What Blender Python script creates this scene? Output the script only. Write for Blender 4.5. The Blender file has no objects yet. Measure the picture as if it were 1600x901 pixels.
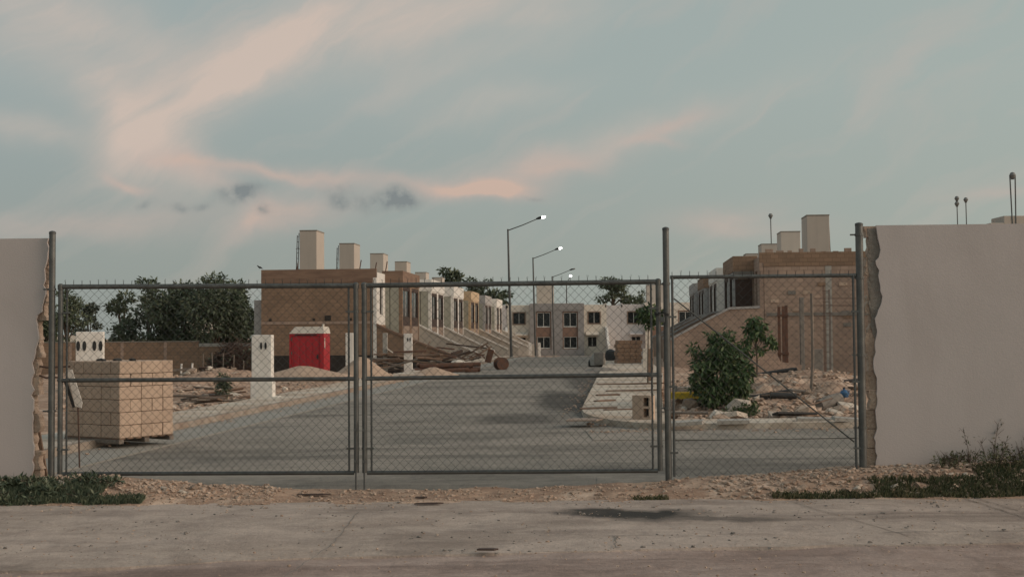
import bpy, bmesh, math, random
import numpy as np
from mathutils import Vector, Matrix, noise

C = bpy.context.scene.collection
sc = bpy.context.scene
random.seed(11)
R = math.radians

# ------------------------------------------------------------------ camera, sky, sun, exposure
CAM_Z = 1.6
PITCH, ROLL, FOC = R(2.105), R(-0.45), 2000.0
cam = bpy.data.cameras.new("camera")
cam.sensor_width = 36.0
cam.lens = 45.0
cam.clip_start = 0.1
cam.clip_end = 6000
cam_ob = bpy.data.objects.new("camera", cam)
C.objects.link(cam_ob)
CAM_R = Matrix.Rotation(R(90) + PITCH, 3, 'X') @ Matrix.Rotation(ROLL, 3, 'Z')
cam_ob.matrix_world = Matrix.Translation((0, 0, CAM_Z)) @ CAM_R.to_4x4()
sc.camera = cam_ob

SUN_AZ, SUN_EL = R(104), R(22)          # clockwise from +Y
SUN_STRENGTH, SUN_ANGLE = 1.95, R(48)
SKY_NISHITA = 0.05
SKY_GAIN = 1.1
sc.view_settings.view_transform = 'Standard'
sc.view_settings.look = 'None'
sc.view_settings.exposure = 0.0
sc.view_settings.gamma = 1.0

sun = bpy.data.lights.new("sun", 'SUN')
sun.energy = SUN_STRENGTH
sun.angle = SUN_ANGLE
sun.color = (1.0, 0.79, 0.63)
sun_ob = bpy.data.objects.new("sun", sun)
C.objects.link(sun_ob)
_sd = Vector((math.sin(SUN_AZ) * math.cos(SUN_EL), math.cos(SUN_AZ) * math.cos(SUN_EL), math.sin(SUN_EL)))
sun_ob.rotation_euler = (-_sd).to_track_quat('-Z', 'Y').to_euler()


def lin(r, g, b):
    def f(c):
        c /= 255.0
        return c / 12.92 if c <= 0.04045 else ((c + 0.055) / 1.055) ** 2.4
    return (f(r), f(g), f(b), 1.0)


def ray(px, py):
    d = CAM_R @ Vector(((px - 800.0) / FOC, -(py - 450.5) / FOC, -1.0))
    return d


def at(px, py, D):
    """point seen at pixel px,py at forward distance D"""
    d = ray(px, py)
    t = D / d.y
    return Vector((0, 0, CAM_Z)) + d * t


def onz(px, py, z=0.0):
    """point on the plane z seen at a pixel"""
    d = ray(px, py)
    t = (z - CAM_Z) / d.z
    return Vector((0, 0, CAM_Z)) + d * t


class NT:
    """small helper to wire nodes"""
    def __init__(s, tree):
        s.t = tree
        s.n = tree.nodes
        s.l = tree.links

    def node(s, kind, **kw):
        n = s.n.new(kind)
        for k, v in kw.items():
            setattr(n, k, v)
        return n

    def put(s, sock, v):
        if hasattr(v, 'is_output'):
            s.l.new(v, sock)
        else:
            sock.default_value = v

    def math(s, op, a, b=0.0, c=None, clamp=False):
        n = s.node('ShaderNodeMath', operation=op, use_clamp=clamp)
        s.put(n.inputs[0], a)
        s.put(n.inputs[1], b)
        if c is not None:
            s.put(n.inputs[2], c)
        return n.outputs[0]

    def mix(s, f, a, b, blend='MIX'):
        n = s.node('ShaderNodeMix', data_type='RGBA', blend_type=blend)
        n.clamp_factor = True
        s.put(n.inputs[0], f)
        s.put(n.inputs[6], a)
        s.put(n.inputs[7], b)
        return n.outputs[2]

    def ramp(s, f, stops, interp='LINEAR'):
        n = s.node('ShaderNodeValToRGB')
        n.color_ramp.interpolation = interp
        e = n.color_ramp.elements
        while len(e) < len(stops):
            e.new(0.5)
        for i, (p, c) in enumerate(stops):
            e[i].position = p
            e[i].color = c if len(c) == 4 else (*c, 1)
        s.put(n.inputs[0], f)
        return n.outputs[0]

    def noise(s, vec, scale, detail=4, rough=0.55, dist=0.0):
        n = s.node('ShaderNodeTexNoise')
        s.put(n.inputs['Vector'], vec)
        n.inputs['Scale'].default_value = scale
        n.inputs['Detail'].default_value = detail
        n.inputs['Roughness'].default_value = rough
        n.inputs['Distortion'].default_value = dist
        return n.outputs[0]

    def comb(s, x, y, z=0.0):
        n = s.node('ShaderNodeCombineXYZ')
        s.put(n.inputs[0], x)
        s.put(n.inputs[1], y)
        s.put(n.inputs[2], z)
        return n.outputs[0]

    def scale(s, vec, v):
        n = s.node('ShaderNodeVectorMath', operation='MULTIPLY')
        s.put(n.inputs[0], vec)
        n.inputs[1].default_value = v
        return n.outputs[0]


def build_sky():
    w = bpy.data.worlds.new("World")
    sc.world = w
    w.use_nodes = True
    t = NT(w.node_tree)
    t.n.clear()
    tc = t.node('ShaderNodeTexCoord')
    sep = t.node('ShaderNodeSeparateXYZ')
    t.l.new(tc.outputs['Generated'], sep.inputs[0])
    x, y, z = sep.outputs
    az = t.math('ARCTAN2', x, y)
    el = t.math('ARCSINE', z)
    U = t.math('MULTIPLY', az, 20.0)      # 1 unit = 100 photo pixels
    V = t.math('MULTIPLY', el, 20.0)
    # warp
    uv = t.comb(U, V)
    wn = t.node('ShaderNodeTexNoise')
    t.l.new(uv, wn.inputs['Vector'])
    wn.inputs['Scale'].default_value = 0.55
    wn.inputs['Detail'].default_value = 5
    sp = t.node('ShaderNodeSeparateColor')
    t.l.new(wn.outputs['Color'], sp.inputs[0])
    wu = t.math('MULTIPLY_ADD', t.math('SUBTRACT', sp.outputs[0], 0.5), 1.5, U)
    wv = t.math('MULTIPLY_ADD', t.math('SUBTRACT', sp.outputs[1], 0.5), 1.0, V)

    def uvpx(px, py):
        d = ray(px, py).normalized()
        return math.atan2(d.x, d.y) * 20.0, math.asin(d.z) * 20.0

    def stroke(px, py, ang, L, W, s, pw=1.0):
        cu, cv = uvpx(px, py)
        a = R(ang)
        du = t.math('SUBTRACT', wu, cu)
        dv = t.math('SUBTRACT', wv, cv)
        p = t.math('MULTIPLY_ADD', du, math.cos(a) / L, t.math('MULTIPLY', dv, math.sin(a) / L))
        q = t.math('MULTIPLY_ADD', dv, math.cos(a) / W, t.math('MULTIPLY', du, -math.sin(a) / W))
        r2 = t.math('MULTIPLY_ADD', p, p, t.math('MULTIPLY', q, q))
        e = t.math('EXPONENT', t.math('MULTIPLY', r2, -1.0))
        return t.math('MULTIPLY', e, s)

    def total(lst):
        acc = None
        for a in lst:
            v = stroke(*a)
            acc = v if acc is None else t.math('ADD', acc, v)
        return acc

    # streaky cirrus: long soft fibres
    ru = t.math('MULTIPLY_ADD', wu, 0.83, t.math('MULTIPLY', wv, 0.55))
    rv = t.math('MULTIPLY_ADD', wv, 0.83, t.math('MULTIPLY', wu, -0.55))
    f1 = t.noise(t.comb(t.math('MULTIPLY', ru, 0.22), t.math('MULTIPLY', rv, 1.1)), 1.0, 6, 0.55, 0.5)
    f2 = t.noise(t.comb(t.math('MULTIPLY', wu, 0.25), t.math('MULTIPLY', wv, 1.6), 7.0), 1.0, 6, 0.6, 0.5)
    soft = total([
        (640, 25, 14, 2.6, .5, .75), (440, 75, 36, 1.5, .45, .62), (350, 125, 48, 1.3, .42, .8),
        (215, 185, 62, .9, .6, .55), (270, 245, -35, 1.1, .4, .5), (110, 20, -12, 1.5, .32, .5),
        (20, 203, 3, .8, .22, .55), (130, 110, -35, 1.2, .4, .3), (560, 20, 20, 2.0, .8, .25),
        (740, 100, 18, 1.6, .3, .3), (770, 160, 12, 1.2, .25, .35), (960, 215, 16, 2.2, .28, .5),
        (860, 20, 12, 1.0, .25, .3), (100, 60, -20, 1.8, .9, .3)])
    warm = total([
        (400, 275, -9, 1.5, .1, .45), (610, 293, -5, 1.8, .13, .55), (770, 296, 3, .75, .2, 1.15), (210, 278, -28, .4, .09, .55),
        (155, 345, 2, 1.6, .2, .5), (450, 335, 8, .9, .2, .55), (380, 352, 32, .6, .12, .35), (860, 255, 6, .75, .22, .7),
        (1045, 190, 20, .8, .13, .5), (1130, 342, 8, .9, .22, .42), (1560, 307, 3, .7, .1, .4), (300, 265, -30, .7, .2, .4),
        (1010, 222, -4, .6, .08, .3), (1200, 360, 0, 1.2, .12, .22)])
    dark = total([(368, 312, 8, .36, .12, .9), (612, 321, 4, .36, .14, .9), (525, 313, -30, .16, .1, .5), (270, 328, 0, .1, .06, .45),
                  (297, 328, 20, .08, .06, .4), (417, 331, 10, .12, .05, .45), (236, 315, 0, .1, .05, .4), (838, 315, 0, .12, .05, .3),
                  (550, 322, 0, .2, .07, .3)])
    f3 = t.noise(t.comb(t.math('MULTIPLY', ru, 0.5), t.math('MULTIPLY', rv, 2.6), 3.0), 1.0, 5, 0.6, 0.8)
    softd = t.math('MULTIPLY', soft, t.math('ADD', t.math('MULTIPLY_ADD', f1, 1.5, -0.3), t.math('MULTIPLY', f3, 0.75)), clamp=True)
    softd = t.math('MULTIPLY', softd, .9)
    warmd = t.math('MULTIPLY', warm, t.math('MULTIPLY_ADD', f2, 1.9, 0.1), clamp=True)
    # thin wisps all round the sky, thickened unseen overhead to warm the light
    band = t.math('MULTIPLY_ADD', t.math('ABSOLUTE', V), 0.06, 0.9, clamp=False)
    wisps = t.math('MULTIPLY', t.math('MULTIPLY', t.math('SUBTRACT', f1, 0.5, clamp=True), 1.5), band, clamp=True)
    darkd = t.math('MULTIPLY', dark, t.math('MULTIPLY_ADD', t.noise(uv, 5.0, 6), 4.2, -0.9), clamp=True)
    # clear sky: slightly warmer and paler low down, cooler overhead
    h = t.math('MULTIPLY', t.math('MAXIMUM', V, 0.0), 1 / 31.4)
    base = t.ramp(h, [(0.0, lin(134, 140, 138)), (0.04, lin(139, 146, 143)), (0.12, lin(149, 161, 160)), (0.3, lin(152, 168, 170)),
                      (0.6, lin(144, 158, 164)), (1.0, lin(138, 151, 158))])
    # towards the low sun the clear sky is paler
    cs = t.math('COSINE', t.math('SUBTRACT', az, SUN_AZ))
    glow = t.math('MULTIPLY_ADD', cs, 0.5, 0.5, clamp=True)
    base = t.mix(t.math('MULTIPLY', t.math('POWER', glow, 1.5), t.math('SUBTRACT', 0.95, h)), base, lin(186, 192, 178))
    col = t.mix(wisps, base, lin(190, 176, 166))
    col = t.mix(softd, col, lin(207, 187, 173))
    warmd = t.math('MULTIPLY', warmd, .82)
    wcol = t.mix(t.math('POWER', warmd, 1.8), lin(196, 172, 162), lin(212, 178, 157))
    col = t.mix(warmd, col, wcol)
    col = t.mix(darkd, col, lin(126, 131, 131))
    bg = t.node('ShaderNodeBackground')
    t.l.new(col, bg.inputs[0])
    bg.inputs[1].default_value = SKY_GAIN
    ni = t.node('ShaderNodeTexSky', sky_type='NISHITA')
    ni.sun_disc = False
    ni.sun_elevation = SUN_EL
    ni.sun_rotation = SUN_AZ
    bg2 = t.node('ShaderNodeBackground')
    t.l.new(ni.outputs[0], bg2.inputs[0])
    bg2.inputs[1].default_value = SKY_NISHITA
    mx = t.node('ShaderNodeMixShader')
    mx.inputs[0].default_value = 0.12
    t.l.new(bg.outputs[0], mx.inputs[1])
    t.l.new(bg2.outputs[0], mx.inputs[2])
    out = t.node('ShaderNodeOutputWorld')
    t.l.new(mx.outputs[0], out.inputs[0])


build_sky()


# ------------------------------------------------------------------ materials
def mat(name, col, col2=None, scale=3.0, grain=0.12, rough=0.85, bump=0.3, bscale=40.0, metal=0.0, stain=None, stain_scale=1.2,
        stain_amt=0.5, streak=None, brick=None, spec=0.3, rnd=0.0, stretch=(1, 1, 1), world=False):
    """procedural surface: two tones blended by noise, fine grain, optional stains, vertical streaks, block joints"""
    m = bpy.data.materials.new(name)
    m.use_nodes = True
    t = NT(m.node_tree)
    b = t.n['Principled BSDF']
    tc = t.node('ShaderNodeTexCoord')
    oi = t.node('ShaderNodeObjectInfo')
    if world:
        g = t.node('ShaderNodeNewGeometry')
        vec = g.outputs['Position']
    else:
        va = t.node('ShaderNodeVectorMath', operation='ADD')
        t.l.new(tc.outputs['Object'], va.inputs[0])
        t.l.new(t.math('MULTIPLY', oi.outputs['Random'], 37.0), va.inputs[1])
        vec = va.outputs[0]
    raw = tc.outputs['Object']
    c1 = (*col[:3], 1)
    c2 = (*(col2 or [c * 0.78 for c in col])[:3], 1)
    sv = t.scale(vec, stretch)
    n1 = t.noise(sv, scale, 6, 0.6, 0.3)
    c = t.mix(t.ramp(n1, [(0.32, (0, 0, 0, 1)), (0.68, (1, 1, 1, 1))]), c1, c2)
    bh = t.noise(sv, bscale, 4, 0.6)
    if brick:
        bw, bhh, axis = brick
        sx = t.node('ShaderNodeSeparateXYZ')
        t.l.new(raw, sx.inputs[0])
        a = t.math('ADD', sx.outputs[0], sx.outputs[1])
        br = t.node('ShaderNodeTexBrick')
        t.l.new(t.comb(a, sx.outputs[2]), br.inputs['Vector'])
        br.inputs['Scale'].default_value = 1.0
        br.inputs['Brick Width'].default_value = bw
        br.inputs['Row Height'].default_value = bhh
        br.inputs['Mortar Size'].default_value = 0.014
        br.inputs['Mortar Smooth'].default_value = 0.3
        br.inputs['Color1'].default_value = (0.9, 0.9, 0.9, 1)
        br.inputs['Color2'].default_value = (1.12, 1.1, 1.08, 1)
        br.inputs['Mortar'].default_value = (0.74, 0.73, 0.72, 1)
        c = t.mix(1.0, c, br.outputs['Color'], 'MULTIPLY')
    if stain:
        ns = t.noise(t.scale(vec, (1, 1, 0.6)), stain_scale, 5, 0.65, 0.6)
        c = t.mix(t.math('MULTIPLY', t.ramp(ns, [(0.5, (0, 0, 0, 1)), (0.72, (1, 1, 1, 1))]), stain_amt), c, (*stain, 1))
    if streak:
        nk = t.noise(t.scale(vec, (3.5, 3.5, 0.25)), 1.0, 5, 0.6)
        c = t.mix(t.math('MULTIPLY', t.ramp(nk, [(0.5, (0, 0, 0, 1)), (0.75, (1, 1, 1, 1))]), 0.45), c, (*streak, 1))
    g = t.math('MULTIPLY_ADD', t.noise(sv, bscale * 1.7, 2), grain * 2, 1 - grain)
    c = t.mix(1.0, c, t.comb(g, g, g), 'MULTIPLY')
    if rnd:
        r = t.math('MULTIPLY_ADD', oi.outputs['Random'], rnd * 2, 1 - rnd)
        c = t.mix(1.0, c, t.comb(r, r, r), 'MULTIPLY')
    t.l.new(c, b.inputs['Base Color'])
    b.inputs['Roughness'].default_value = rough
    b.inputs['Metallic'].default_value = metal
    b.inputs['Specular IOR Level'].default_value = spec
    if bump:
        bp = t.node('ShaderNodeBump')
        bp.inputs['Strength'].default_value = bump
        bp.inputs['Distance'].default_value = 0.03
        t.l.new(bh, bp.inputs['Height'])
        t.l.new(bp.outputs[0], b.inputs['Normal'])
    return m


M = {}
M['dirt'] = None
M['plaster'] = mat('plaster', (.545, .48, .455), (.49, .435, .41), 0.7, .05, .9, .12, 60, stain=(.42, .365, .34), stain_scale=.7, stain_amt=.6, streak=(.47, .41, .385))
M['mortar'] = mat('mortar', (.31, .27, .235), (.2, .175, .15), 5, .2, .95, .9, 25)
M['core'] = mat('core', (.58, .44, .34), (.44, .32, .245), 6, .2, .95, .9, 30, rnd=.12)
M['block'] = mat('block', (.53, .4, .305), (.46, .34, .26), 4, .14, .92, .4, 60, rnd=.07)
M['galv'] = mat('galv', (.165, .165, .155), (.105, .105, .1), 9, .1, .5, .08, 90, metal=.55, stain=(.12, .1, .08), stain_scale=5, stain_amt=.35)
M['galv_dark'] = mat('galv_dark', (.12, .125, .12), (.09, .09, .088), 9, .1, .55, .05, 90, metal=.4)
M['wire'] = mat('wire', (.075, .075, .07), (.055, .055, .05), 5, .1, .6, 0, metal=.4)
M['white'] = mat('white', (.8, .76, .71), (.71, .665, .61), 2, .06, .85, .15, 40, stain=(.5, .44, .37), stain_scale=1.5, stain_amt=.4, streak=(.55, .5, .44))
M['cream'] = mat('cream', (.76, .68, .59), (.7, .62, .53), .8, .05, .85, .1, 30, streak=(.5, .44, .37))
M['lav'] = mat('lav', (.64, .585, .565), (.58, .53, .51), .8, .05, .85, .1, 30)
M['grey_paint'] = mat('grey_paint', (.33, .305, .295), (.29, .27, .26), .8, .05, .85, .1, 30)
M['gardenwall'] = mat('gardenwall', (.56, .51, .45), (.47, .43, .38), .8, .06, .9, .2, 30, stain=(.36, .31, .26), stain_scale=.6, stain_amt=.5)
M['grey_lt'] = mat('grey_lt', (.4, .38, .36), (.36, .34, .33), .8, .05, .85, .1, 30)
M['tan_paint'] = mat('tan_paint', (.58, .43, .28), (.52, .38, .25), .8, .05, .85, .1, 30)
M['tower'] = mat('tower', (.5, .43, .37), (.46, .4, .345), .9, .05, .88, .1, 30, streak=(.41, .355, .31))
M['greenplaster'] = mat('greenplaster', (.38, .37, .31), (.32, .315, .27), 1.2, .08, .9, .2, 30, stain=(.26, .24, .2), stain_amt=.4)
M['brownframe'] = mat('brownframe', (.085, .055, .043), (.065, .042, .034), 3, .08, .7, .1, 30)
M['spandrel'] = mat('spandrel', (.27, .165, .125), (.22, .14, .105), 2, .08, .8, .1, 30)
M['lowerpanel'] = mat('lowerpanel', (.34, .255, .2), (.28, .21, .165), 2, .08, .8, .1, 30)
M['endblock'] = mat('endblock', (.3, .2, .138), (.245, .165, .115), .6, .12, .92, .4, 20, brick=(.4, .2, 0), stain=(.21, .145, .105), stain_scale=.6, stain_amt=.5)
M['endblock_pale'] = mat('endblock_pale', (.43, .315, .25), (.33, .24, .19), .6, .12, .92, .4, 20, brick=(.4, .2, 0), stain=(.25, .18, .145), stain_scale=.45, stain_amt=.7, streak=(.3, .23, .19))
M['ringbeam'] = mat('ringbeam', (.19, .12, .09), (.29, .19, .135), .8, .15, .92, .4, 20, stretch=(1, 1, 5))
M['blackband'] = mat('blackband', (.028, .024, .022), (.05, .04, .034), 1.5, .15, .8, .3, 20)
M['rust'] = mat('rust', (.15, .078, .053), (.085, .048, .037), 4, .2, .85, .4, 40, rnd=.2)
M['rebar'] = mat('rebar', (.13, .075, .055), (.09, .06, .05), 8, .1, .8, .1)
M['wood'] = mat('wood', (.26, .17, .12), (.17, .115, .085), 3, .2, .85, .5, 30, stretch=(1, 6, 6), rnd=.25)
M['wood_grey'] = mat('wood_grey', (.24, .2, .165), (.16, .13, .11), 3, .2, .9, .5, 30, stretch=(6, 6, 1), rnd=.2)
M['stone'] = mat('stone', (.54, .41, .315), (.34, .245, .185), 5, .18, .95, .6, 25, rnd=.35)
M['stone_pale'] = mat('stone_pale', (.66, .57, .48), (.54, .46, .38), 7, .18, .95, .6, 25, rnd=.2)
M['gravel'] = mat('gravel', (.58, .44, .34), (.26, .18, .135), 9, .25, .95, .4, 40, world=True)
M['sand'] = mat('sand', (.52, .375, .28), (.42, .3, .22), 3, .15, .97, .6, 60)
M['concrete'] = mat('concrete', (.42, .39, .35), (.33, .31, .28), 3, .12, .92, .4, 40, stain=(.25, .23, .2), stain_amt=.4)
M['concrete_dk'] = mat('concrete_dk', (.25, .225, .2), (.19, .17, .15), 3, .12, .92, .4, 40)
M['red'] = mat('red', (.4, .018, .026), (.33, .016, .022), 2, .05, .42, .03, 30, spec=.5)
M['roofwhite'] = mat('roofwhite', (.66, .6, .53), (.56, .5, .43), 3, .08, .5, .05, 30, spec=.4)
M['dark'] = mat('dark', (.035, .035, .036), (.025, .025, .025), 4, .1, .7, .1, 30)
M['black_plastic'] = mat('black_plastic', (.03, .032, .034), (.05, .048, .046), 5, .1, .55, .2, 30)
M['yellow'] = mat('yellow', (.62, .45, .06), (.5, .36, .05), 5, .1, .6, .1, 30)
M['blue'] = mat('blue', (.05, .14, .27), (.04, .1, .2), 5, .1, .6, .1, 30)
M['bark'] = mat('bark', (.14, .105, .08), (.09, .07, .055), 6, .2, .95, .6, 20, stretch=(3, 3, .6))
M['bird'] = mat('bird', (.02, .02, .022), None, 6, .1, .7, 0)
M['winframe'] = mat('winframe', (.7, .68, .64), None, 3, .05, .5, 0)
M['pole'] = mat('pole', (.13, .13, .125), (.1, .1, .1), 3, .05, .6, .05, metal=.3)
M['globe'] = mat('globe', (.22, .22, .21), (.16, .16, .155), 3, .05, .6, .05)
M['cap'] = mat('cap', (.3, .26, .22), (.25, .22, .19), 3, .08, .9, .2, 30)
M['kerbdirt'] = mat('kerbdirt', (.25, .19, .15), (.38, .335, .285), 1.6, .2, .95, .5, 40, stain=(.3, .2, .145), stain_scale=.8, stain_amt=.6, world=True)
M['gutter'] = mat('gutter', (.33, .31, .275), (.27, .253, .225), 1.2, .1, .9, .2, 40, stain=(.26, .235, .2), stain_scale=.5, stain_amt=.5, world=True)


def glass():
    m = bpy.data.materials.new('glass')
    m.use_nodes = True
    b = m.node_tree.nodes['Principled BSDF']
    b.inputs['Base Color'].default_value = (.018, .02, .021, 1)
    b.inputs['Roughness'].default_value = 0.12
    b.inputs['Specular IOR Level'].default_value = 0.35
    return m


M['glass'] = glass()


def foliage(name, c1, c2, c3):
    m = bpy.data.materials.new(name)
    m.use_nodes = True
    t = NT(m.node_tree)
    b = t.n['Principled BSDF']
    tc = t.node('ShaderNodeTexCoord')
    oi = t.node('ShaderNodeObjectInfo')
    at_ = t.node('ShaderNodeAttribute', attribute_name='tone')
    n = t.noise(tc.outputs['Object'], 0.9, 3)
    c = t.mix(t.ramp(n, [(.35, (0, 0, 0, 1)), (.65, (1, 1, 1, 1))]), (*c1, 1), (*c2, 1))
    c = t.mix(t.math('POWER', at_.outputs['Fac'], 3.0), c, (*c3, 1))
    r = t.math('MULTIPLY_ADD', oi.outputs['Random'], .3, .85)
    c = t.mix(1.0, c, t.comb(r, r, r), 'MULTIPLY')
    t.l.new(c, b.inputs['Base Color'])
    b.inputs['Roughness'].default_value = .65
    b.inputs['Specular IOR Level'].default_value = .25
    return m


M['leaf'] = foliage('leaf', (.072, .094, .06), (.1, .125, .078), (.17, .18, .12))  # greens lifted to paint in the haze on the distant trees
M['leaf_far'] = foliage('leaf_far', (.05, .066, .05), (.075, .09, .07), (.12, .125, .095))
M['leaf_bush'] = foliage('leaf_bush', (.045, .085, .036), (.07, .115, .048), (.15, .18, .08))
M['leaf_weed'] = foliage('leaf_weed', (.06, .075, .035), (.09, .095, .048), (.2, .165, .1))


def lamp_mat():
    m = bpy.data.materials.new('lamp_glow')
    m.use_nodes = True
    b = m.node_tree.nodes['Principled BSDF']
    b.inputs['Base Color'].default_value = (.8, .8, .8, 1)
    b.inputs['Emission Color'].default_value = (1, .97, .92, 1)
    b.inputs['Emission Strength'].default_value = 9
    return m


M['glow'] = lamp_mat()


def ground_mat(name, cols, scale, rocks, streakdir=None, oil=None, tracks=False, jointy=None):
    """soil, paving and asphalt: noise at several sizes in world space"""
    m = bpy.data.materials.new(name)
    m.use_nodes = True
    t = NT(m.node_tree)
    b = t.n['Principled BSDF']
    g = t.node('ShaderNodeNewGeometry')
    p = g.outputs['Position']
    n1 = t.noise(p, scale, 7, .62, .4)
    c = t.ramp(n1, [(.38, (*cols[0], 1)), (.5, (*cols[1], 1)), (.62, (*cols[2], 1))])
    if streakdir:
        pv = t.scale(p, streakdir)
        n2 = t.noise(pv, 1.0, 6, .65, .6)
        c = t.mix(t.ramp(n2, [(.44, (0, 0, 0, 1)), (.6, (.8, .8, .8, 1))]), c, (*cols[3], 1))
        n3 = t.noise(t.scale(pv, (.5, 1.3, 1)), 1.0, 6, .7, .3)
        c = t.mix(t.ramp(n3, [(.5, (0, 0, 0, 1)), (.64, (.85, .85, .85, 1))]), c, (*cols[4], 1))
    if oil:
        sx = t.node('ShaderNodeSeparateXYZ')
        wn = t.node('ShaderNodeTexNoise')
        t.l.new(p, wn.inputs['Vector'])
        wn.inputs['Scale'].default_value = 2.2
        wn.inputs['Detail'].default_value = 5
        va = t.node('ShaderNodeVectorMath', operation='MULTIPLY_ADD')
        t.l.new(wn.outputs['Color'], va.inputs[0])
        va.inputs[1].default_value = (.7, .7, 0)
        t.l.new(p, va.inputs[2])
        t.l.new(va.outputs[0], sx.inputs[0])
        for (ox, oy, rx, ry, s) in oil:
            a = t.math('DIVIDE', t.math('SUBTRACT', sx.outputs[0], ox + .35), rx)
            d = t.math('DIVIDE', t.math('SUBTRACT', sx.outputs[1], oy + .35), ry)
            e = t.math('EXPONENT', t.math('MULTIPLY', t.math('MULTIPLY_ADD', a, a, t.math('MULTIPLY', d, d)), -1))
            c = t.mix(t.math('MULTIPLY', t.ramp(e, [(.12, (0, 0, 0, 1)), (.6, (1, 1, 1, 1))]), s), c, (.05, .046, .042, 1))
    # mottled wear at hand and foot scale
    m1 = t.noise(t.scale(p, (1, .7, 1)), 2.6, 7, .72, .8)
    m2 = t.noise(p, 9.0, 5, .7, .4)
    mm = t.math('ADD', t.math('MULTIPLY_ADD', m1, .9, .55), t.math('MULTIPLY_ADD', m2, .5, -.25))
    c = t.mix(1.0, c, t.comb(mm, t.math('MULTIPLY_ADD', mm, .97, .03), t.math('MULTIPLY_ADD', mm, .92, .08)), 'MULTIPLY')
    # speckle of small stones and dark bits
    vo = t.node('ShaderNodeTexVoronoi')
    t.l.new(p, vo.inputs['Vector'])
    vo.inputs['Scale'].default_value = 16
    sp = t.ramp(vo.outputs['Distance'], [(.06, (1, 1, 1, 1)), (.16, (0, 0, 0, 1))])
    msk = t.ramp(t.noise(p, 1.4, 3), [(.5, (0, 0, 0, 1)), (.65, (1, 1, 1, 1))])
    c = t.mix(t.math('MULTIPLY', t.math('MULTIPLY', sp, msk), .55), c, (.09, .07, .055, 1))
    gr = t.math('MULTIPLY_ADD', t.noise(p, 45, 4, .7), .7, .65)
    c = t.mix(1.0, c, t.comb(gr, gr, gr), 'MULTIPLY')
    t.l.new(c, b.inputs['Base Color'])
    b.inputs['Roughness'].default_value = .95
    b.inputs['Specular IOR Level'].default_value = .2
    bp = t.node('ShaderNodeBump')
    bp.inputs['Strength'].default_value = .6
    bp.inputs['Distance'].default_value = .03
    hh = t.math('ADD', t.noise(p, 22, 6, .7), t.math('MULTIPLY', t.noise(p, 5, 4), rocks))
    t.l.new(hh, bp.inputs['Height'])
    t.l.new(bp.outputs[0], b.inputs['Normal'])
    return m


M['dirt'] = ground_mat('dirt', [(.48, .33, .24), (.32, .21, .15), (.6, .445, .34)], 1.1, 1.5)
M['road'] = ground_mat('road', [(0.235, 0.212, 0.182), (0.281, 0.250, 0.215), (0.200, 0.182, 0.158), (0.324, 0.284, 0.243), (0.145, 0.130, 0.112)], .35, .2, (.3, .4, 1),
                        oil=[(1.3, 31, .7, 5, .8), (2.4, 40, .6, 7, .6), (.1, 24.6, .8, 1.5, .6), (-2.5, 17, 3.5, .25, .35), (3.0, 47, 1.2, 2.0, .6), (-.8, 52, 2.5, .8, .6)])
M['street_front'] = ground_mat('street_front', [(0.316, 0.234, 0.199), (0.377, 0.290, 0.250), (0.263, 0.193, 0.161), (0.429, 0.336, 0.293), (0.210, 0.153, 0.130)], .8, .6, (.5, .8, 1))
M['apron'] = ground_mat('apron', [(0.368, 0.296, 0.250), (0.420, 0.345, 0.294), (0.308, 0.247, 0.209), (0.471, 0.385, 0.331), (0.249, 0.199, 0.169)], .7, .2, (.45, .8, 1),
                        oil=[(1.15, 11.5, .5, .3, 1.0), (1.75, 11.2, .6, .2, .6), (.8, 11.6, .35, .2, .9)])
M['walk'] = ground_mat('walk', [(.54, .475, .4), (.6, .535, .455), (.46, .385, .31), (.48, .36, .27), (.36, .27, .2)], .8, .2, (.6, .5, 1))


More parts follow.
